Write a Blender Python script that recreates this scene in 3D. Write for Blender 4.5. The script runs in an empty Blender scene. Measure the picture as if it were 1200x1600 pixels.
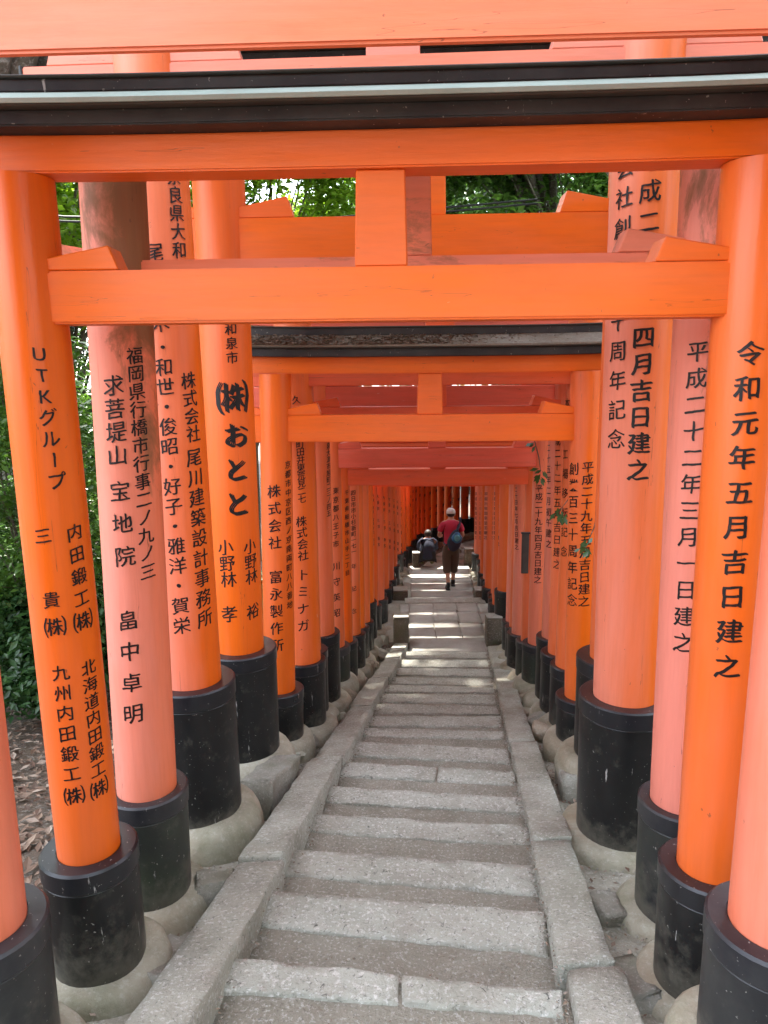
import bpy, bmesh, math, random
import numpy as np
from mathutils import Vector, noise, Matrix
R = math.radians
rnd = random.Random(7)
S = bpy.context.scene
C = S.collection

# ------------------------------------------------------------------ camera
F, PITCH, ROLL = 1150.0, R(10.8), R(0.5)
_f = Vector((0, math.cos(PITCH), -math.sin(PITCH)))
_u0 = Vector((0, math.sin(PITCH), math.cos(PITCH)))
_r0 = Vector((1, 0, 0))
_r = _r0 * math.cos(ROLL) - _u0 * math.sin(ROLL)
_u = _u0 * math.cos(ROLL) + _r0 * math.sin(ROLL)
cd = bpy.data.cameras.new('camera')
cam = bpy.data.objects.new('camera', cd); C.objects.link(cam)
M = Matrix((_r, _u, -_f)).transposed().to_4x4()
cam.matrix_world = M
cd.sensor_fit = 'HORIZONTAL'; cd.sensor_width = 36.0; cd.lens = 36.0 * F / 1200.0
cd.clip_start = 0.02; cd.clip_end = 500
S.camera = cam

# ------------------------------------------------------------------ sky, sun, exposure
SUN_EL, SUN_AZ = R(66), R(-14)          # azimuth measured from +Y (ahead), negative = left
W = bpy.data.worlds.new('World'); S.world = W; W.use_nodes = True
wn = W.node_tree.nodes; wl = W.node_tree.links
sky = wn.new('ShaderNodeTexSky'); sky.sky_type = 'NISHITA'; sky.sun_disc = False
sky.sun_elevation = SUN_EL; sky.sun_rotation = SUN_AZ
bg = wn['Background']; bg.inputs['Strength'].default_value = 0.15
hz = wn.new('ShaderNodeHueSaturation'); hz.inputs['Saturation'].default_value = .38   # thin white overcast haze over the whole sky
wl.new(sky.outputs[0], hz.inputs['Color']); wl.new(hz.outputs[0], bg.inputs[0])
sd = bpy.data.lights.new('sun', 'SUN'); sd.energy = 2.0; sd.angle = R(1.0); sd.color = (1.0, 0.95, 0.87)
sun = bpy.data.objects.new('sun', sd); C.objects.link(sun)
to_sun = Vector((math.sin(SUN_AZ) * math.cos(SUN_EL), math.cos(SUN_AZ) * math.cos(SUN_EL), math.sin(SUN_EL)))
sun.rotation_euler = to_sun.to_track_quat('Z', 'Y').to_euler()
sun.location = to_sun * 40
S.view_settings.view_transform = 'Standard'
try: S.view_settings.look = 'None'
except Exception: pass
S.view_settings.gamma = 1.0; S.view_settings.use_curve_mapping = False
S.view_settings.exposure = 3.4
try:
    S.cycles.max_bounces = 8; S.cycles.diffuse_bounces = 5; S.cycles.use_denoising = True
except Exception: pass

# ------------------------------------------------------------------ pixel rays (photo pixels, 1200 x 1600)
def ray(px, py):
    return (_f + _r * ((px - 600) / F) - _u * ((py - 800) / F))
def atY(px, py, Y):
    d = ray(px, py); return d * (Y / d.y)
def atZ(px, py, z):
    d = ray(px, py); return d * (z / d.z)
def lerp(a, b, t): return a + (b - a) * t
def zc(d):                               # path surface height at distance d
    if d < 10.05: return -(1.377 + 0.249 * d)
    if d < 12.25: return -3.88
    if d < 12.8: return -4.05
    return -4.22 if d < 15.75 else -4.6
def zs(d):                               # ground beside the path, smoothed
    if d < 9.7: return -(1.377 + 0.249 * d)
    t = min(1, (d - 9.7) / 3.6); t2 = min(1, max(0, (d - 15.5) / .6)); return lerp(-3.79, -4.24, t) - .37 * t2
def pl(d): return lerp(-.527, .35, (d - 1.82) / 8.2) if d < 10 else .35 + .045 * (d - 10)    # inner edge of left kerb
def pr(d): return lerp(.535, 1.47, (d - 1.82) / 8.2) if d < 10 else 1.47 + .075 * (d - 10)

# ------------------------------------------------------------------ helpers
def link(o, parent=None):
    C.objects.link(o)
    if parent is not None: o.parent = parent
    return o
def mesh_obj(name, verts, faces, mat, parent=None, smooth=False, off=None):
    me = bpy.data.meshes.new(name)
    if off is not None: verts = [(v[0] - off[0], v[1] - off[1], v[2] - off[2]) for v in verts]
    me.from_pydata([tuple(v) for v in verts], [], faces); me.update()
    if smooth: me.polygons.foreach_set('use_smooth', [True] * len(me.polygons))
    if mat: me.materials.append(mat)
    return link(bpy.data.objects.new(name, me), parent)
def bm_obj(name, bm, mat, parent=None, smooth=False, off=None, angle=None):
    if off is not None: bmesh.ops.translate(bm, verts=bm.verts, vec=(-off[0], -off[1], -off[2]))
    bmesh.ops.recalc_face_normals(bm, faces=bm.faces)
    me = bpy.data.meshes.new(name); bm.to_mesh(me); bm.free()
    if smooth: me.polygons.foreach_set('use_smooth', [True] * len(me.polygons))
    if angle: me.set_sharp_from_angle(angle=R(angle))
    if mat: me.materials.append(mat)
    return link(bpy.data.objects.new(name, me), parent)
def empty(name, loc):
    o = bpy.data.objects.new(name, None); o.location = loc; o.empty_display_size = .1; C.objects.link(o); return o
def tag(o, label=None, cat=None, group=None, kind=None):
    if label: o['label'] = label
    if cat: o['category'] = cat
    if group: o['group'] = group
    if kind: o['kind'] = kind
    return o
def gridbox(corners, n, b=.012, jit=.004, ragged=.008, seed=0, freq=9.0):
    """rough stone block: 8 corners (x0y0z0,x1y0z0,x0y1z0,x1y1z0, then z1), surface grid n=(nx,ny,nz)"""
    c = [Vector(v) for v in corners]
    L = [(c[1] - c[0]).length, (c[2] - c[0]).length, (c[4] - c[0]).length]
    ax = []
    for k in range(3):
        bb = min(.3, b / max(L[k], 1e-4))
        ax.append([0, bb] + [lerp(bb, 1 - bb, i / n[k]) for i in range(1, n[k])] + [1 - bb, 1])
    vid = {}; V = []
    nx, ny, nz = (len(a) for a in ax)
    def vert(i, j, k):
        key = (i, j, k)
        if key in vid: return vid[key]
        t = [ax[0][i], ax[1][j], ax[2][k]]
        ex = [i in (0, nx - 1), j in (0, ny - 1), k in (0, nz - 1)]
        if sum(ex) >= 2:
            for q in range(3):
                if ex[q]:
                    s = 1 if t[q] == 0 else -1
                    t[q] += s * .55 * min(.3, b / L[q])
        x, y, z = t
        p = (c[0] * ((1-x)*(1-y)*(1-z)) + c[1] * (x*(1-y)*(1-z)) + c[2] * ((1-x)*y*(1-z)) + c[3] * (x*y*(1-z))
             + c[4] * ((1-x)*(1-y)*z) + c[5] * (x*(1-y)*z) + c[6] * ((1-x)*y*z) + c[7] * (x*y*z))
        q = p * freq + Vector((seed * 3.1, seed * 1.7, 0))
        nv = noise.noise_vector(q)
        amp = jit + (ragged if sum(ex) >= 2 else 0)
        p = p + nv * amp
        vid[key] = len(V); V.append(p); return vid[key]
    Fc = []
    for i in range(nx - 1):
        for j in range(ny - 1):
            Fc.append((vert(i, j, 0), vert(i, j+1, 0), vert(i+1, j+1, 0), vert(i+1, j, 0)))
            Fc.append((vert(i, j, nz-1), vert(i+1, j, nz-1), vert(i+1, j+1, nz-1), vert(i, j+1, nz-1)))
    for i in range(nx - 1):
        for k in range(nz - 1):
            Fc.append((vert(i, 0, k), vert(i+1, 0, k), vert(i+1, 0, k+1), vert(i, 0, k+1)))
            Fc.append((vert(i, ny-1, k), vert(i, ny-1, k+1), vert(i+1, ny-1, k+1), vert(i+1, ny-1, k)))
    for j in range(ny - 1):
        for k in range(nz - 1):
            Fc.append((vert(0, j, k), vert(0, j, k+1), vert(0, j+1, k+1), vert(0, j+1, k)))
            Fc.append((vert(nx-1, j, k), vert(nx-1, j+1, k), vert(nx-1, j+1, k+1), vert(nx-1, j, k+1)))
    return V, Fc
def box8(x0, x1, y0, y1, z0, z1):
    return [(x0,y0,z0),(x1,y0,z0),(x0,y1,z0),(x1,y1,z0),(x0,y0,z1),(x1,y0,z1),(x0,y1,z1),(x1,y1,z1)]
def lathe(profile, n, center, axis=None, wob=0, seed=0):
    """profile [(r,z)...]; center(z)->(x,y) ; open ends"""
    V, Fc = [], []
    for (r, z) in profile:
        cx, cy = center(z)
        for i in range(n):
            a = 2 * math.pi * i / n
            rr = r
            p = Vector((cx + rr * math.cos(a), cy + rr * math.sin(a), z))
            if wob: p += noise.noise_vector(p * 5 + Vector((seed, 0, seed * 2))) * wob + noise.noise_vector(p * 17) * wob * .25
            V.append(p)
    m = len(profile)
    for j in range(m - 1):
        for i in range(n):
            a, b = j * n + i, j * n + (i + 1) % n
            Fc.append((a, b, b + n, a + n))
    return V, Fc
def sweep_x(prof, x0, x1, nseg, yfun=None, zfun=None):
    """closed (y,z) profile swept along x from x0 to x1"""
    V, Fc = [], []
    m = len(prof)
    for s in range(nseg + 1):
        x = lerp(x0, x1, s / nseg)
        dy = yfun(x) if yfun else 0; dz = zfun(x) if zfun else 0
        for (y, z) in prof: V.append((x, y + dy, z + dz))
    for s in range(nseg):
        for i in range(m):
            a = s * m + i; b = s * m + (i + 1) % m
            Fc.append((a, b, b + m, a + m))
    Fc.append(tuple(range(m))[::-1]); Fc.append(tuple(nseg * m + i for i in range(m)))
    return V, Fc
def bevel_bm(V, Fc, w=.006, seg=2, ang=30):
    bm = bmesh.new()
    vs = [bm.verts.new(v) for v in V]
    for f in Fc:
        try: bm.faces.new([vs[i] for i in f])
        except ValueError: pass
    bmesh.ops.recalc_face_normals(bm, faces=bm.faces)
    ed = [e for e in bm.edges if len(e.link_faces) == 2 and e.calc_face_angle(0) > R(ang)]
    if w: bmesh.ops.bevel(bm, geom=ed, offset=w, segments=seg, affect='EDGES', clamp_overlap=True)
    return bm

# ------------------------------------------------------------------ materials
def new_mat(name):
    m = bpy.data.materials.new(name); m.use_nodes = True
    nt = m.node_tree; b = nt.nodes['Principled BSDF']
    return m, nt, b
class NB:
    def __init__(s, nt): s.nt = nt
    def n(s, t, **kw):
        o = s.nt.nodes.new(t)
        for k, v in kw.items(): setattr(o, k, v)
        return o
    def l(s, a, b): s.nt.links.new(a, b)
    def coords(s, scale=(1, 1, 1), rot=(0, 0, 0)):
        tc = s.n('ShaderNodeTexCoord'); mp = s.n('ShaderNodeMapping')
        mp.inputs['Scale'].default_value = scale; mp.inputs['Rotation'].default_value = rot
        oi = s.n('ShaderNodeObjectInfo'); cm = s.n('ShaderNodeCombineXYZ')
        mu = s.n('ShaderNodeMath', operation='MULTIPLY'); mu.inputs[1].default_value = 37.0
        s.l(oi.outputs['Random'], mu.inputs[0])
        s.l(mu.outputs[0], cm.inputs[0]); s.l(mu.outputs[0], cm.inputs[1])
        s.l(cm.outputs[0], mp.inputs['Location'])
        s.l(tc.outputs['Object'], mp.inputs['Vector'])
        return mp.outputs[0]
    def noise(s, vec, scale, detail=4, rough=.55, dist=0):
        o = s.n('ShaderNodeTexNoise'); o.inputs['Scale'].default_value = scale
        o.inputs['Detail'].default_value = detail; o.inputs['Roughness'].default_value = rough
        o.inputs['Distortion'].default_value = dist
        s.l(vec, o.inputs['Vector']); return o.outputs['Fac']
    def vor(s, vec, scale, feature='F1', out='Distance'):
        o = s.n('ShaderNodeTexVoronoi', feature=feature); o.inputs['Scale'].default_value = scale
        s.l(vec, o.inputs['Vector']); return o.outputs[out]
    def ramp(s, fac, p0, p1, c0=(0, 0, 0, 1), c1=(1, 1, 1, 1)):
        o = s.n('ShaderNodeValToRGB'); e = o.color_ramp.elements
        e[0].position = p0; e[1].position = p1; e[0].color = c0; e[1].color = c1
        s.l(fac, o.inputs[0]); return o.outputs[0]
    def math(s, op, a, b):
        o = s.n('ShaderNodeMath', operation=op)
        for i, v in enumerate((a, b)):
            if hasattr(v, 'links') or hasattr(v, 'is_output'): s.l(v, o.inputs[i])
            else: o.inputs[i].default_value = v
        return o.outputs[0]
    def mix(s, fac, a, b, mode='MIX'):
        o = s.n('ShaderNodeMix', data_type='RGBA', blend_type=mode)
        for i, v in ((0, fac), (6, a), (7, b)):
            if hasattr(v, 'is_output'): s.l(v, o.inputs[i])
            else: o.inputs[i].default_value = v if i == 0 else (tuple(v) + (1,))[:4]
        return o.outputs[2]
    def bump(s, b, h, strength=.2, dist=.01):
        o = s.n('ShaderNodeBump'); o.inputs['Strength'].default_value = strength; o.inputs['Distance'].default_value = dist
        s.l(h, o.inputs['Height']); s.l(o.outputs[0], b.inputs['Normal'])
ORANGE = (.80, .132, .002); DEEP = (.68, .05, .003); PINK = (.78, .27, .20); BROWN = (.17, .062, .018)
def paint_mat(name, fade=.1, var=.5, axis='Z', base=ORANGE, brown=0.0, brown_z=None, left_pink=0.0, rough=.38, grime=.15, chips=True):
    m, nt, b = new_mat(name); N = NB(nt)
    sc = (1, 1, .22) if axis == 'Z' else (.22, 1, 1)
    v = N.coords(sc)
    big = N.noise(v, 2.6, 5, .6, .3)
    streak = N.noise(N.coords((1, 1, .05) if axis == 'Z' else (.05, 1, 1)), 14, 4, .6)
    fac = N.math('ADD', N.math('MULTIPLY', N.math('SUBTRACT', big, .5), var * 2.2), fade)
    fac = N.math('ADD', fac, N.math('MULTIPLY', N.math('SUBTRACT', streak, .5), var * .7))
    if left_pink:   # mixes further to pink on the left-facing side
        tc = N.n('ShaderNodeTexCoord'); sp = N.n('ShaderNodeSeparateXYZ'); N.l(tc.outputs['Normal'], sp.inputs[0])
        fac = N.math('ADD', fac, N.math('MULTIPLY', sp.outputs[0], -left_pink))
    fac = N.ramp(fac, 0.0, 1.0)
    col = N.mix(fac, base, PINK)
    deep = N.ramp(N.noise(v, 1.3, 3), .45, .75)
    col = N.mix(N.math('MULTIPLY', deep, .25), col, DEEP)
    if brown:
        n2 = N.noise(N.coords((1, 1, .5) if axis == 'Z' else (.3, 1, 1)), 7, 8, .7, .5)
        f2 = N.math('ADD', n2, brown - .5)
        if brown_z:
            tc = N.n('ShaderNodeTexCoord'); sp = N.n('ShaderNodeSeparateXYZ'); N.l(tc.outputs['Object'], sp.inputs[0])
            zz = N.n('ShaderNodeMapRange'); zz.inputs[1].default_value = brown_z[0]; zz.inputs[2].default_value = brown_z[1]
            N.l(sp.outputs[2], zz.inputs[0])
            f2 = N.math('ADD', f2, N.math('MULTIPLY', N.math('SUBTRACT', zz.outputs[0], 1.0), .55))
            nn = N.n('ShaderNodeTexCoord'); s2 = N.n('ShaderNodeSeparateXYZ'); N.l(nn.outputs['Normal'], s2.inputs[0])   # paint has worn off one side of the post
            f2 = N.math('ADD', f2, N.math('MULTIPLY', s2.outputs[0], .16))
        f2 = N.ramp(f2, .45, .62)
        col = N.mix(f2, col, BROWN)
        col = N.mix(N.math('MULTIPLY', f2, N.noise(N.coords((1, 1, .06) if axis == 'Z' else (.06, 1, 1)), 30, 4)), col, (.34, .14, .06))
    fine = N.noise(N.coords((1, 1, .08) if axis == 'Z' else (.08, 1, 1)), 45, 5, .65)
    col = N.mix(N.math('MULTIPLY', N.ramp(fine, .42, .75), grime), col, (.30, .07, .03))
    if chips:
        ch = N.ramp(N.noise(N.coords((1, 1, .35) if axis == 'Z' else (.35, 1, 1)), 17, 6, .7), .70, .72)
        col = N.mix(N.math('MULTIPLY', ch, .55), col, (.75, .55, .45))
        dk = N.ramp(N.noise(N.coords((1, 1, .6)), 31, 4, .6), .715, .735)
        col = N.mix(N.math('MULTIPLY', dk, .6), col, (.14, .05, .03))
    N.l(col, b.inputs['Base Color'])
    rr = N.n('ShaderNodeMapRange'); rr.inputs[3].default_value = rough - .08; rr.inputs[4].default_value = rough + .2
    N.l(big, rr.inputs[0]); N.l(rr.outputs[0], b.inputs['Roughness'])
    b.inputs['Specular IOR Level'].default_value = .42
    crk = N.noise(N.coords((1, 1, .025) if axis == 'Z' else (.025, 1, 1)), 26, 3, .5)     # hairline shakes along the grain
    crk = N.math('LESS_THAN', N.math('ABSOLUTE', N.math('SUBTRACT', crk, .345), 0.0), .0018)
    drip = N.ramp(N.noise(N.coords((1, 1, .07) if axis == 'Z' else (.4, 1, 1)), 11, 5, .6), .56, .74)
    col = N.mix(N.math('MULTIPLY', drip, grime * 1.1), col, (.50, .085, .012))
    col = N.mix(N.math('MULTIPLY', crk, .55), col, (.12, .03, .015))
    N.l(col, b.inputs['Base Color'])
    h = N.math('ADD', N.math('MULTIPLY', fine, .6), N.math('MULTIPLY', N.noise(N.coords((1, 1, .05) if axis == 'Z' else (.05, 1, 1)), 9, 3), 2.2))
    h = N.math('SUBTRACT', h, N.math('MULTIPLY', crk, .5))
    N.bump(b, h, .22, .008)
    return m
def black_mat(name, green=0.0, rough=.3, dust=.25, base=(.012, .012, .014), mud=False):
    m, nt, b = new_mat(name); N = NB(nt)
    v = N.coords()
    c = N.mix(N.math('MULTIPLY', N.ramp(N.noise(v, 5, 6, .65), .38, .8), dust), base, (.11, .105, .095))
    if green: c = N.mix(N.math('MULTIPLY', N.ramp(N.noise(v, 3, 5), .35, .65), green), c, (.045, .06, .03))
    sc = N.ramp(N.noise(N.coords((1, 1, .12)), 33, 5, .7), .675, .70)
    c = N.mix(N.math('MULTIPLY', sc, .7), c, (.5, .48, .45))
    sp = N.ramp(N.noise(v, 75, 2), .71, .73)
    c = N.mix(N.math('MULTIPLY', sp, .5), c, (.4, .38, .34))
    if mud:
        tc = N.n('ShaderNodeTexCoord'); sp_ = N.n('ShaderNodeSeparateXYZ'); N.l(tc.outputs['Object'], sp_.inputs[0])
        mr = N.n('ShaderNodeMapRange'); mr.inputs[1].default_value = .0; mr.inputs[2].default_value = .24; mr.inputs[3].default_value = .34; mr.inputs[4].default_value = 0
        N.l(sp_.outputs[2], mr.inputs[0])
        mf = N.ramp(N.math('ADD', N.noise(v, 13, 6, .7), mr.outputs[0]), .58, .86)
        c = N.mix(N.math('MULTIPLY', mf, .5), c, (.15, .135, .105))
    N.l(c, b.inputs['Base Color'])
    rr = N.n('ShaderNodeMapRange'); rr.inputs[3].default_value = rough - .05; rr.inputs[4].default_value = rough + .3
    N.l(N.noise(v, 6, 5, .6), rr.inputs[0]); N.l(rr.outputs[0], b.inputs['Roughness'])
    N.bump(b, N.noise(N.coords((1, 1, .1)), 30, 4), .06, .004)
    return m
def stone_mat(name, c0, c1, speck=.4, spc=(.62, .6, .55), dark=(.09, .085, .075), scale=1.0, moss=0.0, stain=.3, bump=.35, stainc=(.17, .13, .09)):
    m, nt, b = new_mat(name); N = NB(nt); v = N.coords()
    c = N.mix(N.ramp(N.noise(v, 4 * scale, 6, .6), .3, .7), c0, c1)
    g = N.noise(v, 62 * scale, 4, .75)
    c = N.mix(N.math('MULTIPLY', N.ramp(g, .54, .62), speck), c, spc)
    g2 = N.noise(v, 48 * scale, 5, .78, 1.0)
    c = N.mix(N.math('MULTIPLY', N.ramp(g2, .56, .68), speck), c, dark)
    c = N.mix(N.math('MULTIPLY', N.ramp(N.noise(v, 2.3, 7, .68, .4), .46, .72), stain), c, stainc)
    if moss: c = N.mix(N.math('MULTIPLY', N.ramp(N.noise(v, 3.4, 6, .6), .5, .68), moss), c, (.09, .10, .04))
    N.l(c, b.inputs['Base Color']); b.inputs['Roughness'].default_value = .82
    h = N.math('ADD', N.noise(v, 30 * scale, 6, .75), N.math('MULTIPLY', N.noise(v, 90 * scale, 3), .6))
    N.bump(b, h, bump, .016)
    return m
def flat_mat(name, col, rough=.6, var=.2, scale=20, bump=0.0, metal=0):
    m, nt, b = new_mat(name); N = NB(nt); v = N.coords()
    d = tuple(x * (1 - var) for x in col)
    N.l(N.mix(N.noise(v, scale, 4), d, tuple(min(1, x * (1 + var)) for x in col)), b.inputs['Base Color'])
    b.inputs['Roughness'].default_value = rough; b.inputs['Metallic'].default_value = metal
    if bump: N.bump(b, N.noise(v, scale * 2, 5, .6), bump, .01)
    return m
def leaf_mat(name, cols, rough=.38, trans=.25):
    m, nt, b = new_mat(name); N = NB(nt)
    g = N.n('ShaderNodeNewGeometry')
    o = N.n('ShaderNodeValToRGB'); cr = o.color_ramp
    while len(cr.elements) < len(cols): cr.elements.new(.5)
    for i, c in enumerate(cols): cr.elements[i].position = i / (len(cols) - 1); cr.elements[i].color = (*c, 1)
    N.l(g.outputs['Random Per Island'], o.inputs[0])
    N.l(o.outputs[0], b.inputs['Base Color']); b.inputs['Roughness'].default_value = rough
    if trans:
        t = N.n('ShaderNodeBsdfTranslucent'); mx = N.n('ShaderNodeMixShader'); mx.inputs[0].default_value = trans
        hs = N.n('ShaderNodeHueSaturation'); hs.inputs['Value'].default_value = 1.6; hs.inputs['Saturation'].default_value = 1.1
        N.l(o.outputs[0], hs.inputs['Color']); N.l(hs.outputs[0], t.inputs[0])
        N.l(b.outputs[0], mx.inputs[1]); N.l(t.outputs[0], mx.inputs[2])
        N.l(mx.outputs[0], nt.nodes['Material Output'].inputs[0])
    return m

def ink_mat():
    m, nt, b = new_mat('black_ink'); N = NB(nt); v = N.coords()
    w = N.ramp(N.noise(N.coords((1, 1, .5)), 38, 6, .75), .56, .70)
    N.l(N.mix(N.math('MULTIPLY', w, .42), (.006, .0045, .005), (.16, .05, .025)), b.inputs['Base Color'])
    b.inputs['Roughness'].default_value = .5; b.inputs['Specular IOR Level'].default_value = .35
    return m
MT = dict(
    granite=stone_mat('granite', (.33, .325, .27), (.45, .445, .38), 1.0, moss=.15, stain=.45, dark=(.06, .058, .05), bump=.75),
    kerb=stone_mat('kerb_granite', (.30, .295, .24), (.42, .41, .34), .75, moss=.2, stain=.45, dark=(.05, .048, .042), bump=.8),
    dirt=stone_mat('packed_dirt', (.25, .228, .175), (.36, .33, .265), .6, scale=1.3, stain=.35, bump=1.0),
    mortar=stone_mat('gutter_mortar', (.25, .23, .18), (.36, .335, .27), .4, scale=.9, moss=.25, stain=.5, bump=.7),
    footing=stone_mat('footing_stone', (.24, .215, .155), (.43, .40, .31), .2, scale=.8, moss=.5, stain=.8, bump=.45, stainc=(.22, .15, .085)),
    rocktan=stone_mat('tan_rock', (.27, .215, .15), (.36, .29, .21), .3, moss=.2, stain=.4, bump=.6),
    rockpale=stone_mat('pale_rock', (.33, .33, .25), (.45, .44, .35), .3, moss=.3, stain=.25, bump=.6),
    rock=stone_mat('rough_rock', (.22, .205, .165), (.34, .32, .27), .3, moss=.4, stain=.5, bump=.6),
    paving=stone_mat('paving_stone', (.36, .34, .30), (.44, .42, .37), .3, moss=.1),
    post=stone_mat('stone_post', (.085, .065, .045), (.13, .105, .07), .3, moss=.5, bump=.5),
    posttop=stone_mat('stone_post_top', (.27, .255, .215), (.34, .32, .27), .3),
    ground=stone_mat('forest_soil', (.07, .05, .035), (.13, .095, .065), .3, scale=.5, bump=.9),
    ink=ink_mat(),
    roofblack=black_mat('black_roof_board', rough=.5, dust=.35),
    copper=stone_mat('roof_sheet', (.30, .40, .35), (.40, .49, .435), .12, stain=.35, bump=.06, stainc=(.14, .12, .09)),
    copperdark=stone_mat('roof_sheet_dark', (.13, .115, .09), (.22, .19, .15), .15, stain=.7, bump=.1, stainc=(.13, .075, .035)),
    fascia=flat_mat('roof_edge', (.05, .04, .032), .7, .4, 12),
    bark=stone_mat('bark', (.07, .055, .04), (.15, .12, .09), .3, scale=.4, moss=.4, bump=1.0),
    cable=flat_mat('cable', (.02, .02, .02), .5),
    drylf=leaf_mat('dry_leaf', [(.06, .035, .022), (.16, .095, .06), (.28, .20, .14), (.10, .05, .03), (.38, .30, .23)], .75, 0),
    pebble=leaf_mat('pebble', [(.16, .14, .11), (.30, .28, .24), (.22, .15, .10), (.36, .34, .3)], .85, 0),
    leafdark=leaf_mat('leaf_dark', [(.03, .07, .02), (.05, .115, .03), (.045, .10, .04), (.075, .15, .045)], .24, .25),
    leafmid=leaf_mat('leaf_mid', [(.05, .11, .02), (.085, .17, .03), (.12, .22, .04), (.065, .14, .035)], .28, .35),
    leaflight=leaf_mat('leaf_light', [(.11, .20, .02), (.18, .28, .04), (.22, .32, .05), (.13, .24, .04)], .35, .6),
)

# ------------------------------------------------------------------ painted lettering
GLYPH = {}
def prepare_glyphs(chars):
    objs = {}
    for ch in sorted(set(chars)):
        cu = bpy.data.curves.new('glyph', 'FONT'); cu.body = ch; cu.size = 1.0; cu.align_x = 'CENTER'; cu.resolution_u = 3; cu.offset = -.006
        o = bpy.data.objects.new('glyph', cu); C.objects.link(o); objs[ch] = o
    dg = bpy.context.evaluated_depsgraph_get(); dg.update()
    for ch, o in objs.items():
        me = bpy.data.meshes.new_from_object(o.evaluated_get(dg))
        bm = bmesh.new(); bm.from_mesh(me)
        bmesh.ops.translate(bm, verts=bm.verts, vec=(0, -.36, 0))
        if ch in 'ー': bmesh.ops.rotate(bm, verts=bm.verts, matrix=Matrix.Rotation(R(-90), 3, 'Z'))
        for i in range(-4, 5):
            bmesh.ops.bisect_plane(bm, geom=bm.verts[:] + bm.edges[:] + bm.faces[:], plane_co=(i * .11, 0, 0), plane_no=(1, 0, 0))
        for i in range(-3, 4):
            bmesh.ops.bisect_plane(bm, geom=bm.verts[:] + bm.edges[:] + bm.faces[:], plane_co=(0, i * .14, 0), plane_no=(0, 1, 0))
        bm.verts.index_update()
        GLYPH[ch] = ([v.co.copy() for v in bm.verts], [[v.index for v in f.verts] for f in bm.faces])
        bm.free(); bpy.data.meshes.remove(me); cu = o.data
        bpy.data.objects.remove(o); bpy.data.curves.remove(cu)
def lettering(lines, cxf, r, parent, off):
    """lines: (string, x0,y0,x1,y1,size_px[,weight]) read down the post; spaces leave a gap"""
    k = 0
    for ln in lines:
        V, Fc = [], []
        st, x0, y0, x1, y1, size = ln[:6]
        wgt = ln[6] if len(ln) > 6 else .015
        n = len(st)
        for i, ch in enumerate(st):
            if ch == ' ': continue
            t = i / max(1, n - 1)
            px, py = lerp(x0, x1, t), lerp(y0, y1, t)
            d = ray(px, py)
            z = -1
            for _ in range(4):           # ray against the (slightly leaning) post
                cx, cy = cxf(z)
                a = d.x ** 2 + d.y ** 2; bq = -2 * (d.x * cx + d.y * cy); cq = cx * cx + cy * cy - r * r
                disc = max(0, bq * bq - 4 * a * cq)
                s = (-bq - math.sqrt(disc)) / (2 * a); z = s * d.z
            p = d * s
            th0 = math.atan2(p.y - cy, p.x - cx)
            depth = p.dot(_f); em = size * depth / F * 1.0
            k += 1
            rot = rnd.uniform(-.04, .04)
            gv, gf = GLYPH[ch]
            for copy, dx in ((0, -wgt), (1, 0), (2, wgt)):
                base = len(V)
                for co in gv:
                    u0, v0 = co.x, co.y
                    nz = noise.noise_vector(Vector((u0 * 4 + k * 5.3, v0 * 4, k * .7)))
                    u1 = u0 + nz.x * .035 + dx * 1.25; v1 = v0 + nz.y * .035 - dx * .75 + (.13 * u0 if ch not in 'UTK' else 0) + rot * u0
                    th = th0 + u1 * em / r; zz = z + v1 * em
                    ccx, ccy = cxf(zz); rr = r + .0012 + copy * .0002
                    V.append((ccx + rr * math.cos(th), ccy + rr * math.sin(th), zz))
                for f in gf: Fc.append([base + q for q in f])
        mesh_obj('inscription', V, Fc, MT['ink'], parent, off=off)

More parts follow.
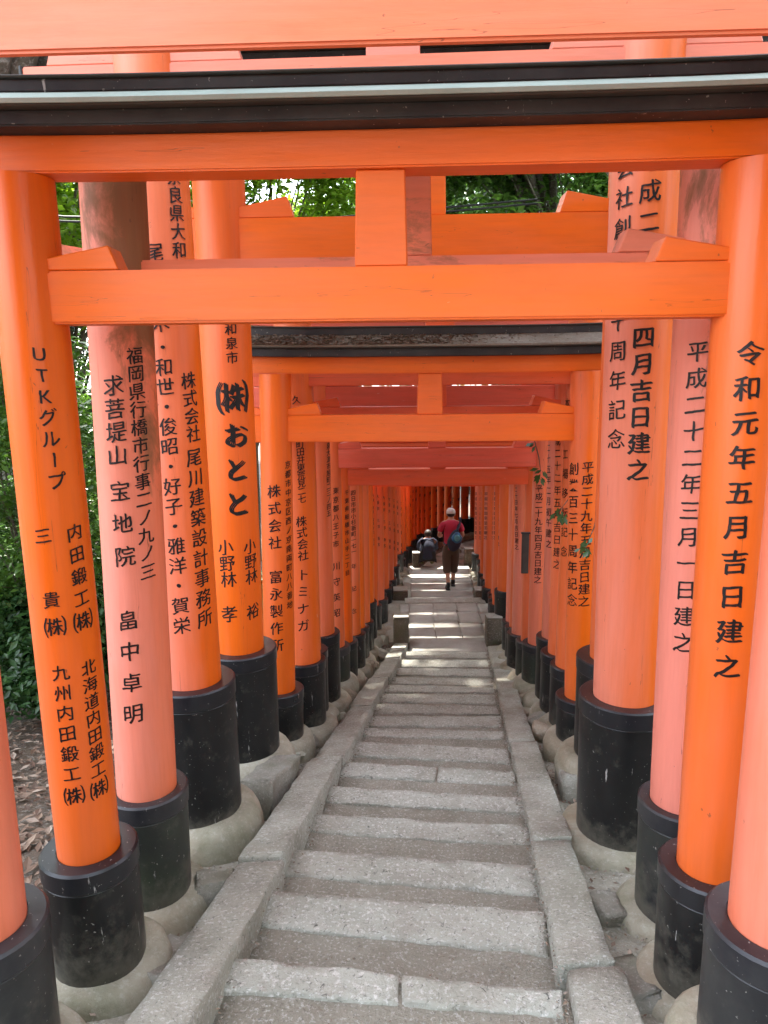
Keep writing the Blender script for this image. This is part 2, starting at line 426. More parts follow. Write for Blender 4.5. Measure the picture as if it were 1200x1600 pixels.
# ------------------------------------------------------------------ torii gates
BLK = [black_mat('black_sleeve', mud=True, rough=.27, dust=.08, base=(.005, .005, .0055)), black_mat('black_sleeve_mossy', .5, .36, .12, mud=True), black_mat('black_sleeve_dusty', .05, .34, .3, mud=True)]
COLLAR = [black_mat('black_collar', rough=.22, dust=.12, base=(.010, .010, .013)), black_mat('black_collar_dusty', rough=.3, dust=.4, base=(.012, .012, .016))]
def gate(d, L, Rr, dia, nuki, shim, kas, label, pm, bm_, sh=None, shr=None, zb=None, big=False, group=None, text=None,
         blk=0, yaw=.045, strut_w=None, over=None, nk_t=None, sheet='copper', name='torii_gate', cat='torii gate', fine=True, struthide=False,
         pmR=None, skipw=False):
    """L, Rr: axis lines as ((x,z),(x,z)); nuki=(z0,z1); shim=(z0,z1); kas=z top"""
    yl, yr = d + yaw, d - yaw
    def ax(A, y):
        (xa, za), (xb, zb_) = A
        def f(z):
            t = (z - za) / (zb_ - za) if abs(zb_ - za) > 1e-6 else 0
            return (lerp(xa, xb, t), y)
        return f
    aL, aR = ax(L, yl), ax(Rr, yr)
    g = zs(d)
    root = empty(name, ((aL(g)[0] + aR(g)[0]) / 2, d, g)); off = root.location
    tag(root, label, cat, group)
    r = dia / 2
    n = 40 if fine else 20
    sc = dia / .19
    over = over or (.30 if not big else .5)
    shr = shr or r * 1.45
    sh = sh or (g + .45, g + .45); zb = zb or (g + .04, g + .04)
    for side, A, p_m in ((0, aL, pm), (1, aR, pmR or pm)):
        top = shim[0] + .002
        prof = [(r * 1.0, sh[side] - .05), (r * 1.0, sh[side] + .3), (r * .985, lerp(sh[side], top, .5)), (r * .96, top)]
        V, Fc = lathe(prof, n, A)
        p = mesh_obj('pillar', V, Fc, p_m, root, True, off)
        if text and text[side]: lettering(text[side], A, r * .995, p, off)
        # black sleeve with a flat collar lapped round its head
        zt, z0 = sh[side], zb[side]
        ch = .07 * (1 + .4 * (sc - 1))
        prof = [(r * .9, zt - .006), (shr - .012, zt - .006), (shr - .004, zt - .012), (shr - .001, zt - ch), (shr + .002, zt - ch - .004), (shr + .002, z0 - .08)]
        V, Fc = lathe(prof, n, A)
        s = bm_obj('sleeve', bevel_bm(V, Fc, 0), BLK[blk], root, True, off, 30)
        prof = [(r + .004, zt - .02), (r + .004, zt), (shr - .001, zt), (shr + .0065, zt - .007), (shr + .0065, zt - ch + .006), (shr + .004, zt - ch + .002), (shr - .002, zt - ch)]
        V, Fc = lathe(prof, n, A)
        bm_obj('collar', bevel_bm(V, Fc, 0), COLLAR[1 if blk else 0], s, True, off, 30)
        # rounded stone footing
        fr = shr + (.085 if not big else .105)
        hb = z0 - .26
        prof = [(fr * .93, hb), (fr * 1.02, z0 - .13), (fr * 1.02, z0 - .08), (fr * .985, z0 - .035), (fr * .92, z0 + .002), (fr * .83, z0 + .024), (shr - .02, z0 + .034), (shr * .5, z0 + .034)]
        V, Fc = lathe(prof, n, A, wob=.016, seed=d * 3 + side)
        mesh_obj('footing', V, Fc, MT['footing'], root, True, off)
    # beams run from post to post
    def yf(x):
        zm = shim[0]; xa, xb = aL(zm)[0], aR(zm)[0]
        return lerp(yl, yr, (x - xa) / (xb - xa))
    t = nk_t or (.05 * sc)
    zm = (nuki[0] + nuki[1]) / 2
    xa, xb = aL(zm)[0], aR(zm)[0]
    def beam(name, x0, x1, y0, y1, z0, z1, mat, zf=None, w=.006, nseg=2, par=root):
        V, Fc = sweep_x([(y0, z0), (y1, z0), (y1, z1), (y0, z1)], x0, x1, nseg, yf, zf)
        return bm_obj(name, bevel_bm(V, Fc, w, 2 if fine else 1), mat, par, False, off)
    tb = beam('tie_beam', xa - over, xb + over, -t, t, nuki[0], nuki[1], bm_)
    for x0, x1 in ((xa - over - .012, xa - over + .0), (xb + over, xb + over + .012)):
        beam('black_end', x0, x1, -t - .004, t + .004, nuki[0] - .004, nuki[1] + .004, BLK[0], w=.003, par=tb)
    # wedges on the tie beam beside each post, inside and outside
    wh = (nuki[1] - nuki[0]) * .40; wl = .155 * sc
    for xs, sgn in ((xa, 1), (xb, -1), (xa, -1), (xb, 1))[(1 if skipw else 0):]:
        x_c, x_i = xs + sgn * r * .6, xs + sgn * (r + wl)
        z0 = nuki[1] + .0015
        P = [(x_c, z0), (x_i + sgn * .018 * sc, z0), (x_i - sgn * .006, z0 + wh * 1.12), (x_c, z0 + wh * .52)]
        V = [(x, yf(x) - t * .93, z) for x, z in P] + [(x, yf(x) + t * .93, z) for x, z in P]
        Fc = [(0, 1, 2, 3), (7, 6, 5, 4)] + [(i, i + 4, (i + 1) % 4 + 4, (i + 1) % 4) for i in range(4)]
        bm_obj('wedge', bevel_bm(V, Fc, .003, 1), bm_, root, False, off)
    xc = (aL(shim[0])[0] + aR(shim[0])[0]) / 2
    sw = strut_w or .068 * sc
    V, Fc = [], None
    z0, z1 = nuki[1] + .001, shim[0] - .001
    P = [(xc - sw * 1.06, z0), (xc + sw * 1.06, z0), (xc + sw * .97, z1), (xc - sw * .97, z1)]
    V = [(x, yf(x) - t * .72, z) for x, z in P] + [(x, yf(x) + t * .72, z) for x, z in P]
    Fc = [(0, 1, 2, 3), (7, 6, 5, 4)] + [(i, i + 4, (i + 1) % 4 + 4, (i + 1) % 4) for i in range(4)]
    bm_obj('strut', bevel_bm(V, Fc, .004, 1), bm_, root, False, off)
    xa, xb = aL(shim[1])[0], aR(shim[1])[0]
    half = (xb - xa) / 2 + .38 * sc; xm = (xa + xb) / 2
    def sori(x):
        q = abs(x - xm) / half
        return .02 * sc * q ** 4
    x0, x1 = xm - half, xm + half
    seg = 18 if fine else 8
    ts = t * 1.05
    beam('lintel', x0 + .06, x1 - .06, -ts, ts, shim[0], shim[1], bm_, sori, .005, seg)
    H = kas - shim[1]
    e = (.15 if fine else .12) * sc; rb = .055 * sc
    z = shim[1] + .001
    zA, zB, zC, zD = z + H * .26, z + H * .34, z + H * .66, z + H * .93
    beam('roof_board', x0 + .02, x1 - .02, -e * .82, e * .82, z, zA, MT['roofblack'], sori, .004, seg)
    rc = []
    V, Fc = sweep_x([(-e, zA + .001), (e, zA + .001), (e, zB), (rb, zC), (-rb, zC), (-e, zB)], x0, x1, seg, yf, sori)
    rfc = bm_obj('roof_edge', bevel_bm(V, Fc, .003, 1), MT['fascia'], root, False, off)
    V, Fc = sweep_x([(-e - .006, zB - .006), (-e - .006, zB + .005), (-rb, zC + .006), (rb, zC + .006), (e + .006, zB + .005), (e + .006, zB - .006),
                     (e + .002, zB - .006), (e + .002, zB + .002), (rb, zC + .002), (-rb, zC + .002), (-e - .002, zB + .002), (-e - .002, zB - .006)], x0 - .004, x1 + .004, seg, yf, sori)
    bm_obj('roof_sheet', bevel_bm(V, Fc, 0), MT[sheet], root, False, off)
    beam('ridge_board', x0, x1, -rb, rb, zC + .007, zD, MT['roofblack'], sori, .003, seg)
    V, Fc = sweep_x([(-rb - .012, zD + .001), (rb + .012, zD + .001), (rb + .012, zD + H * .05), (0, kas), (-rb - .012, zD + H * .05)], x0, x1, seg, yf, sori)
    bm_obj('ridge_cap', bevel_bm(V, Fc, .003, 1), MT['fascia'], root, False, off)
    return root
def AX(y, *pts):                         # axis line from photo pixels on the plane Y=y
    P = [atY(px, py, y) for px, py in pts]
    if len(P) == 1: return ((P[0].x, P[0].z), (P[0].x, P[0].z - 1))
    return ((P[0].x, P[0].z), (P[1].x, P[1].z))
def Z(py, y, px=650): return atY(px, py, y).z

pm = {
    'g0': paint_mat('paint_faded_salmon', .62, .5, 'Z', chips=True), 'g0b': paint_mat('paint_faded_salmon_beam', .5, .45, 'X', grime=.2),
    'g1': paint_mat('paint_fresh', .05, .3, 'Z', chips=True, grime=.12, rough=.3, left_pink=.1), 'g1b': paint_mat('paint_fresh_beam', .03, .25, 'X', grime=.18, chips=True),
    'g2': paint_mat('paint_weathered', .72, .5, 'Z', brown=.60, brown_z=(.9, 2.5), left_pink=.25, rough=.5), 'g2b': paint_mat('paint_weathered_beam', .6, .5, 'X', brown=.42, rough=.6),
    'g3': paint_mat('paint_half_faded', .36, .55, 'Z', left_pink=.45), 'g3b': paint_mat('paint_half_faded_beam', .8, .4, 'X'),
    'g4': paint_mat('paint_bright', .06, .3, 'Z', left_pink=.15, grime=.14), 'g4b': paint_mat('paint_bright_beam', .03, .22, 'X', grime=.18),
    'mid': paint_mat('paint_mid', .18, .45, 'Z', left_pink=.15), 'midb': paint_mat('paint_mid_beam', .15, .4, 'X', base=(.75, .085, .003), grime=.2),
    'old': paint_mat('paint_dull', .45, .5, 'Z', left_pink=.3), 'oldb': paint_mat('paint_dull_beam', .3, .4, 'X', base=DEEP, grime=.25),
}
T = {}
T[1] = ([('UTKグループ', 61, 553, 89, 752, 29), ('三', 67, 838, 67, 838, 28), ('貴', 80, 938, 80, 938, 28), ('㈱', 86, 980, 86, 980, 36),
         ('九州内田鍛工', 95, 1052, 112, 1210, 28), ('㈱', 116, 1244, 116, 1244, 34),
         ('内田鍛工', 117, 832, 128, 935, 28), ('㈱', 131, 970, 131, 970, 36), ('北海道内田鍛工', 139, 1043, 154, 1202, 27), ('㈱', 156, 1232, 156, 1232, 34)],
        [('令和元年五月吉日建之', 1172, 553, 1136, 1042, 41, .022)])
T[2] = ([('求菩堤山', 177, 603, 183, 712, 34), ('宝地院', 187, 768, 195, 870, 34), ('畠中卓明', 200, 970, 208, 1116, 34),
         ('福岡県行橋市行事二ノ九ノ三', 211, 556, 232, 893, 28)],
        [('平成二十二年三月一日建之', 1090, 550, 1067, 1005, 34)])
T[3] = ([('尾', 241, 395, 241, 395, 30), ('木', 250, 505, 250, 505, 30), ('・和世・俊昭・好子・雅洋・賀栄', 254, 543, 284, 978, 29),
         ('奈良県大和', 272, 276, 281, 391, 27), ('株式会社', 295, 595, 303, 678, 28), ('尾川建築設計事務所', 304, 715, 321, 966, 30)],
        [('会社創', 977, 262, 972, 357, 33), ('十周年記念', 966, 503, 962, 687, 33), ('平成二', 1018, 250, 1014, 347, 36), ('四月吉日建之', 1006, 528, 997, 735, 36, .026)])
T[4] = ([('和泉市', 361, 514, 363, 559, 20), ('㈱', 365, 622, 365, 622, 56, .03), ('おとと', 370, 681, 372, 788, 42, .045),
         ('小野林', 352, 856, 357, 906, 27), ('孝', 358, 960, 358, 960, 28), ('小野林', 391, 854, 394, 901, 25), ('裕', 396, 955, 396, 955, 26)], None)
T[5] = ([('株式会社 富永製作所', 428, 768, 433, 1009, 22), ('京都市中京区西ノ京南両町八八番地', 450, 726, 453, 945, 13)],
        [('創業百三十周年記念', 896, 733, 893, 938, 21), ('平成二十九年五月吉日建之', 919, 730, 912, 940, 19)])
T[6] = ([('久', 463, 625, 463, 625, 14), ('町田井東荒見二七', 469, 694, 472, 780, 14), ('株式会社', 471, 815, 474, 868, 18), ('トミナガ', 474, 898, 474, 978, 20)],
        [('本', 886, 630, 886, 630, 16), ('工場移転記念', 883, 710, 881, 862, 17)])
T[7] = ([('府京西京区', 489, 700, 489, 748, 12), ('山本裕美子', 491, 845, 492, 958, 17)],
        [('平成二十二年五月吉日建之', 871, 670, 870, 882, 16)])
T[8] = ([('泉大津市旭町二三ノ四五', 513, 697, 514, 802, 11)], [('二十五年二月初午建之', 857, 700, 857, 850, 14)])
T[9] = ([('東京都八王子市', 525, 767, 525, 850, 11), ('川守英昭', 526, 885, 526, 958, 14)], [('平成二十九年四月吉日建之', 842, 763, 840, 906, 13)])
T[10] = ([('千葉県船橋市山手二丁目', 542, 770, 543, 895, 9)], None)
T[11] = ([('四日市市小杉新町一七一', 552, 770, 553, 862, 9), ('年記念', 553, 885, 553, 955, 9)], [('二十四年七月吉日建之', 806, 765, 807, 855, 9)])
T[12] = ([('千鳥', 571, 760, 571, 772, 7)], [('二十七年十月吉日建之', 777, 762, 779, 850, 7)])
allch = ''.join(l[0] for v in T.values() for s in v if s for l in s) + '奉納平成年月吉日建之東京大阪市有限会社商店三四五六'
prepare_glyphs(allch.replace(' ', ''))

def zl(y0, y1, d): return (Z(y1, d), Z(y0, d))
g0L, g0R = AX(1.695, (-35, 1400)), AX(1.605, (1217, 1400))
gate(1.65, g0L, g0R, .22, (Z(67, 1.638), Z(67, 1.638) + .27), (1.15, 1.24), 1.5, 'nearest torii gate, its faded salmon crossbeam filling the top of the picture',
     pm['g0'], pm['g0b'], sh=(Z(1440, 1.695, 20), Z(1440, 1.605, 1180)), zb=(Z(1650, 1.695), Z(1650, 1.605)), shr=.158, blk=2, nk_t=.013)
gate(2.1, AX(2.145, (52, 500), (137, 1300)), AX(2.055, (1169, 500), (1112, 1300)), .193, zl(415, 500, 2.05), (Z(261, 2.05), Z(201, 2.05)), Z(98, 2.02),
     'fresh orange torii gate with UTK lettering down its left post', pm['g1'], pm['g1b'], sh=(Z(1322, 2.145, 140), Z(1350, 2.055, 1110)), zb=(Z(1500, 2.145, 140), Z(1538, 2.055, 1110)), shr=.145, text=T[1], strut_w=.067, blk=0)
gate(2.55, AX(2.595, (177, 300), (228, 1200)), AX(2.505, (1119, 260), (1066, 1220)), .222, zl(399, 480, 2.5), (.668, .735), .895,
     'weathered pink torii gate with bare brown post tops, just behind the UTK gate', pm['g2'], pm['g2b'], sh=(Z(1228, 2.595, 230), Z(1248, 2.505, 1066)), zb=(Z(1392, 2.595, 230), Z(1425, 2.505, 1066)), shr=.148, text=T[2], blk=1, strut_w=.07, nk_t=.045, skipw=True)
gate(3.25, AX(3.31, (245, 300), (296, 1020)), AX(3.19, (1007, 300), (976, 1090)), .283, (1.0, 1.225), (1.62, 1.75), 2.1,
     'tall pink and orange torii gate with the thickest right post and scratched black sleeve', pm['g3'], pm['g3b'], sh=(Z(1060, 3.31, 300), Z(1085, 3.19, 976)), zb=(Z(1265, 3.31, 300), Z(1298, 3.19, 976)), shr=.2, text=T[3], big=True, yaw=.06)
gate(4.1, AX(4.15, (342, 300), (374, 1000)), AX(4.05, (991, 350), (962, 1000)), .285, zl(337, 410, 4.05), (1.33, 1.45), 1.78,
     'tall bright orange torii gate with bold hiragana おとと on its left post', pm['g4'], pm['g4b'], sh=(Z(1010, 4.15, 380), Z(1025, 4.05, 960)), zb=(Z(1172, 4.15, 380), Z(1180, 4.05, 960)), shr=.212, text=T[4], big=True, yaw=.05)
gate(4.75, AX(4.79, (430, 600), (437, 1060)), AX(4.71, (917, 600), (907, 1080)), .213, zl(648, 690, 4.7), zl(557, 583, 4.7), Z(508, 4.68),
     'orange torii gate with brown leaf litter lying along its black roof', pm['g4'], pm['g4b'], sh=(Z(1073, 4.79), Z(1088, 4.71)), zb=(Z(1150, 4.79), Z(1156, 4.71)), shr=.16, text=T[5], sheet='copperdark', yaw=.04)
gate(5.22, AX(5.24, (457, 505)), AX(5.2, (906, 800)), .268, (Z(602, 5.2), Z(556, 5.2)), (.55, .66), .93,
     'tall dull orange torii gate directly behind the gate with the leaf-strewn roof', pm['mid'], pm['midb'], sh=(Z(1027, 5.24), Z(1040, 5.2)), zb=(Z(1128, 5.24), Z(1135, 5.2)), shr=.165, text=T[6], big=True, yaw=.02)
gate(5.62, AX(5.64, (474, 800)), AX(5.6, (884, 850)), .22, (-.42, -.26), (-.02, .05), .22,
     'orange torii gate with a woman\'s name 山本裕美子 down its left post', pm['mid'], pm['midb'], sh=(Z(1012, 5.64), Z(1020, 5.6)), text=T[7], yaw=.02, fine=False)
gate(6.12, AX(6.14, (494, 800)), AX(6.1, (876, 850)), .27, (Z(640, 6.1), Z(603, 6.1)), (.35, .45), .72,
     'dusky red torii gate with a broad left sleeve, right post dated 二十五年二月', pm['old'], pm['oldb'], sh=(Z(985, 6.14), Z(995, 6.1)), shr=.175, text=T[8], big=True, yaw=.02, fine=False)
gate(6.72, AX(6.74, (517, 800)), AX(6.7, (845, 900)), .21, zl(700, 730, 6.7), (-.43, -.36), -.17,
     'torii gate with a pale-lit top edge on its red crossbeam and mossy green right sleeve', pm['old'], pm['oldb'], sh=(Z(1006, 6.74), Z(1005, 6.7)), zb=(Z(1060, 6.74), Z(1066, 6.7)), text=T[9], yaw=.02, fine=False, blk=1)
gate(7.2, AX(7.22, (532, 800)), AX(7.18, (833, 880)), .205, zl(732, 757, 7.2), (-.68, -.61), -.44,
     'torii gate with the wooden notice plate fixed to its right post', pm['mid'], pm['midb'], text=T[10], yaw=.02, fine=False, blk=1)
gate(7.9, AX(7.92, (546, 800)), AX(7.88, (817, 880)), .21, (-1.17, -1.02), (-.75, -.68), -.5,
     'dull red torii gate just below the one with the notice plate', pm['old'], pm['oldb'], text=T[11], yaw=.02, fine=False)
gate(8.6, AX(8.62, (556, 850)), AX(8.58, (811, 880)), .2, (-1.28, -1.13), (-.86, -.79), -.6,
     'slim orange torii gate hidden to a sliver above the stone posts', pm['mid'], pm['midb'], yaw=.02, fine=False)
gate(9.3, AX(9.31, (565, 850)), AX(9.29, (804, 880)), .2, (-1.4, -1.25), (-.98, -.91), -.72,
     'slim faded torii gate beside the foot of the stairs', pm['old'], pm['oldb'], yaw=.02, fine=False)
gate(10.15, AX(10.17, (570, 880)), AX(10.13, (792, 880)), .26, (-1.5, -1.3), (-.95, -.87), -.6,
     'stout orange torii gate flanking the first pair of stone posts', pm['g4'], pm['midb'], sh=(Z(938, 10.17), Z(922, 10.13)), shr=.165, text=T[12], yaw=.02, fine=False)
# gates along the lower terrace, then round the bend to the right
TXT = ['奉納 東京 有限会社 商店', '平成三年五月吉日建之', '大阪市 三四 商店', '平成六年四月吉日建之']
dd = 10.7; i = 0
far = []
ORD = ['first', 'second', 'third', 'fourth', 'fifth', 'sixth', 'seventh', 'eighth', 'ninth', 'tenth', 'eleventh', 'twelfth', 'thirteenth', 'fourteenth']
while dd < 16.55:
    dia = (.2, .23, .19, .21)[i % 4]
    xl = -.262 + .0905 * (dd - 9.85) + (.02 if i % 2 else -.01); xr = 1.70 + .066 * (dd - 9.85) + (.02 if i % 3 else -.03)
    nz = max(-.155 * dd, zs(dd) + 1.97) + rnd.uniform(0, .05)
    yL, yR = dd, dd
    tl = [(TXT[i % 2 * 2], 600 + xl / dd * 1130 + 2, 775 + i, 600 + xl / dd * 1130 + 3, 850 + i, 6)]
    tr = [(TXT[1 + i % 2 * 2], 600 + (xr - .06) / dd * 1110, 772, 600 + (xr - .06) / dd * 1105, 840, 6)]
    far.append(gate(dd, ((xl, 0), (xl, -1)), ((xr, 0), (xr, -1)), dia, (nz, nz + .15), (nz + .4, nz + .47), nz + .66,
         ORD[i] + ' torii gate past the taller stone posts, along the lower terrace', pm[('mid', 'old', 'g4', 'mid')[i % 4]], pm['midb'], yaw=.01, fine=False,
         group='torii gates along the lower terrace', text=(tl, tr)))
    dd += (.5, .44, .56, .48)[i % 4]; i += 1
# the bend: gates turned to the right, copies of one gate
def copy_tree(o, parent=None):
    c = o.copy(); C.objects.link(c)
    if parent: c.parent = parent
    for ch in list(o.children): copy_tree(ch, c)
    return c
BL = 'first torii gate round the bend, next to the far small stone posts'
ORD2 = ORD[1:] 
src = gate(16.75, ((.40, 0), (.40, -1)), ((2.2, 0), (2.2, -1)), .22, (-2.60, -2.45), (-2.2, -2.13), -1.92, BL, pm['mid'], pm['oldb'], yaw=.05, fine=False,
     group='torii gates round the bend', sh=(-4.12, -4.12), text=([('奉納 東京', 636, 780, 636, 835, 6)], None))
px_, py_, hd = 1.42, 17.2, R(10)
for k in range(32):
    c = copy_tree(src)
    c['label'] = (ORD2[k] + ' torii gate round the bend, counted from the far small stone posts') if k < 12 else 'vermilion torii gate deepest round the bend, its posts crowded above the walker'
    c.location = (px_, py_, zs(17) - .01 + rnd.uniform(-.03, .05)); c.rotation_euler = (0, 0, -hd)
    step = .29
    px_ += math.sin(hd) * step; py_ += math.cos(hd) * step
    hd = min(R(82), hd + R(4.2))

# notice plate on a right-hand post
o = empty('notice_plate', atY(820.5, 865, 7.03)); tag(o, 'dark upright wooden notice plate fixed to a right-hand post', 'notice')
V, Fc = gridbox(box8(-.035, .035, -.012, .012, -.2, .2), (1, 1, 4), .004, .001, 0)
mesh_obj('board', V, Fc, MT['fascia'], o)
V, Fc = gridbox(box8(-.045, .045, -.02, .014, .2, .215), (1, 1, 1), .003, .001, 0)
mesh_obj('cap_rail', V, Fc, MT['roofblack'], o)

# ------------------------------------------------------------------ ground
def ground_z(x, y):
    c = (pl(y) + pr(y)) / 2 if y < 17 else 1.5
    base = zs(max(-8, min(y, 40)))
    e = abs(x - c)
    z = base - .05
    if e < 1.35 and y < 10: z = base - .22 + .14 * max(0, (e - 1.0) / .35)
    if e < .56 and y < 17: z = base - .30
    if x < c: z += .03 * max(0, e - 1.4) * 1.0 
    else: z += .16 * max(0, e - 1.6)
    z += .05 * noise.noise(Vector((x * 1.3, y * 1.3, 0))) * min(1, max(0, e - .6)) + .25 * noise.noise(Vector((x * .25, y * .25, 4))) * min(1, max(0, e - 1.6) * .4)
    return z
xs = sorted(set([round(-90 + 6 * i, 2) for i in range(13)] + [round(-12 + .35 * i, 3) for i in range(29)] + [round(-2 + .1 * i, 3) for i in range(60)] + [round(4 + .5 * i, 2) for i in range(17)] + [round(13 + 6 * i, 2) for i in range(13)]))
ys = sorted(set([round(-40 + 4 * i, 2) for i in range(10)] + [round(-1 + .14 * i, 3) for i in range(150)] + [round(20 + 1.0 * i, 2) for i in range(20)] + [round(40 + 6 * i, 2) for i in range(11)]))
V = [(x, y, ground_z(x, y)) for y in ys for x in xs]
nx = len(xs)
Fc = [(j * nx + i, j * nx + i + 1, (j + 1) * nx + i + 1, (j + 1) * nx + i) for j in range(len(ys) - 1) for i in range(nx - 1)]
tag(mesh_obj('ground', V, Fc, MT['ground'], None, True), kind='structure')

# ------------------------------------------------------------------ stairs (descending away from the camera)
ST = [  # far edge (left, right), near edge (left, right), joint
    ((352, 1493), (880, 1548), (344, 1547), (881, 1586), 631),
    ((410, 1390), (850, 1425), (400, 1446), (857, 1490), None),
    ((455, 1325), (840, 1350), (440, 1366), (845, 1398), None),
    ((485, 1270), (828, 1290), (480, 1298), (831, 1320), None),
    ((515, 1228), (815, 1245), (508, 1252), (819, 1270), None),
    ((537, 1190), (805, 1204), (530, 1212), (806, 1226), 683),
    ((553, 1158), (795, 1170), (550, 1180), (797, 1193), None),
    ((566, 1137), (787, 1142), (563, 1150), (788, 1154), None),
    ((578, 1119), (783, 1118), (574, 1135), (786, 1135), None),
    ((588, 1100), (776, 1103), (584, 1114), (779, 1116), None),
    ((598, 1083), (773, 1086), (592, 1097), (775, 1099), None),
    ((606, 1070), (771, 1074), (600, 1081), (773, 1083), None),
    ((612, 1058), (770, 1060), (608, 1068), (771, 1071), None),
    ((620, 1044), (768, 1045), (613, 1055), (770, 1057), None),
    ((627, 1030), (766, 1031), (622, 1042), (768, 1043), None),
    ((633, 1018), (765, 1018), (628, 1028), (766, 1029), None),
]
stairs = empty('stairway', (0, 0, 0)); tag(stairs, kind='structure')
TREADS = []
prev_y = (.9, .9); zprev = zc(1.3)
for k, (fl, fr_, nl, nr, joint) in enumerate(ST):
    # tread height from the slope at this step
    zt = -2.0
    for _ in range(12):
        pm_ = atZ((fl[0] + fr_[0]) / 2, (fl[1] + fr_[1]) / 2, zt); zt = zc(pm_.y)
    A, B, Cc, D = (atZ(*q, zt) for q in (nl, nr, fl, fr_))
    th = .13
    def slab(a, b, c, d, seed):
        cs = [(p.x, p.y, zt - th) for p in (a, b, c, d)] + [(p.x, p.y, zt + rnd.uniform(-.004, .004)) for p in (a, b, c, d)]
        V, Fc = gridbox(cs, (26, 5, 2), .006, .004, .008, seed, 14)
        return mesh_obj('step_stone', V, Fc, MT['granite'], stairs, True)
    if joint:
        t = (joint - nl[0]) / (nr[0] - nl[0]); gq = .006
        J1, J2 = A.lerp(B, t - gq), Cc.lerp(D, t - gq); K1, K2 = A.lerp(B, t + gq), Cc.lerp(D, t + gq)
        slab(A, J1, Cc, J2, k * 2.3); slab(K1, B, K2, D, k * 2.3 + 1)
    else: slab(A, B, Cc, D, k * 2.3)
    # packed dirt tread between this stone and the one before
    yl0, yr0 = prev_y
    x0, x1 = pl(A.y) - .02, pr(B.y) + .02
    dz = .009
    cs = [(x0, yl0 - .05, zt - .3), (x1, yr0 - .05, zt - .3), (x0, Cc.y - .012, zt - .3), (x1, D.y - .012, zt - .3),
          (x0, yl0 - .05, zt - dz), (x1, yr0 - .05, zt - dz), (x0, Cc.y - .012, zt - dz - .004), (x1, D.y - .012, zt - dz - .004)]
    V, Fc = gridbox(cs, (20, 8, 1), .01, .012, .006, k + 50, 7)
    mesh_obj('tread', V, Fc, MT['dirt'], stairs, True)
    TREADS.append((min(prev_y) + .02, min(A.y, B.y), zt - dz, x0 + .03, x1 - .03))
    prev_y = (Cc.y, D.y); zprev = zt
ylast = prev_y
# ------------------------------------------------------------------ terrace paving
pav = empty('lower_path', (0, 0, 0)); tag(pav, kind='structure')
def pave(x0, x1, y0, y1, z, name='paving_slab', seed=0, mat='paving', g=.005, th=.12):
    V, Fc = gridbox(box8(x0 + g, x1 - g, y0 + g, y1 - g, z - th, z), (5, 4, 1), .007, .003, .004, seed)
    return mesh_obj(name, V, Fc, MT[mat], pav, True)
V, Fc = gridbox(box8(-.2, 2.3, 9.6, 15.7, -4.7, -4.30), (4, 8, 1), .01, .0, .0); mesh_obj('path_bed', V, Fc, MT['dirt'], pav)
V, Fc = gridbox(box8(.0, 2.0, 9.62, 12.28, -4.4, -3.91), (4, 8, 1), .01, .0, .0); mesh_obj('path_bed', V, Fc, MT['dirt'], pav)
y0 = max(ylast) + .004
pave(pl(10), pr(10), y0, 10.32, -3.865, seed=1)
x0, x1 = .36, 1.50
cuts = [x0, x0 + .40, x0 + .79, x1]
rows = [(10.32, 10.95), (10.95, 11.5), (11.5, 11.98)]
for j, (a, b) in enumerate(rows):
    for i in range(3):
        o_ = .03 * j
        yo = (.0, .12, .03)[i] if j == 0 else (.0, .12, .03)[i]
        ye = (.0, .12, .03)[i] if j < 2 else 0
        pave(cuts[i] + o_ * .8, cuts[i + 1] + o_ * .9, a + (yo if j else 0), b + ye, -3.87 + rnd.uniform(-.003, .003), seed=j * 3 + i)
    pave(x1 + .027 * j + .0, x1 + .24 + .027 * j, a, b, -3.875, seed=40 + j); pave(x0 + .024 * j - .16, x0 + .024 * j, a, b, -3.88, seed=50 + j)
pave(.34, 1.72, 11.985, 12.27, -3.862, seed=70, mat='granite')
pave(.38, 1.72, 12.275, 12.62, -4.05, seed=71, mat='granite', th=.3)
pave(.40, 1.73, 12.625, 12.95, -4.22, seed=72, mat='granite', th=.2)
yy = 12.955
for k in range(6):
    w = (.5, .42, .56, .47, .52, .30)[k]
    pave(.36 + .055 * (yy - 12), 1.60 + .075 * (yy - 12), yy, yy + w, -4.222 + rnd.uniform(-.004, .004), seed=80 + k); yy += w
# path continuing round the bend
pave(.55, 2.05, yy, yy + .3, -4.42, seed=95, mat='granite', th=.25); yy += .3
px_, py_, hd = 1.4, yy + .27, R(8)
for k in range(22):
    c, s_ = math.cos(hd), math.sin(hd)
    def q(u, v, z): return (px_ + u * c + v * s_, py_ - u * s_ + v * c, z)
    cs = [q(-.6, -.24, -4.8), q(.6, -.16, -4.8), q(-.6, .24, -4.8), q(.6, .16, -4.8), q(-.6, -.24, -4.6), q(.6, -.16, -4.6), q(-.6, .24, -4.6), q(.6, .16, -4.6)]
    V, Fc = gridbox(cs, (3, 2, 1), .01, .003, .004, k); mesh_obj('paving_slab', V, Fc, MT['paving'], pav, True)
    px_ += math.sin(hd) * .49; py_ += math.cos(hd) * .49; hd = min(R(80), hd + R(5.5))

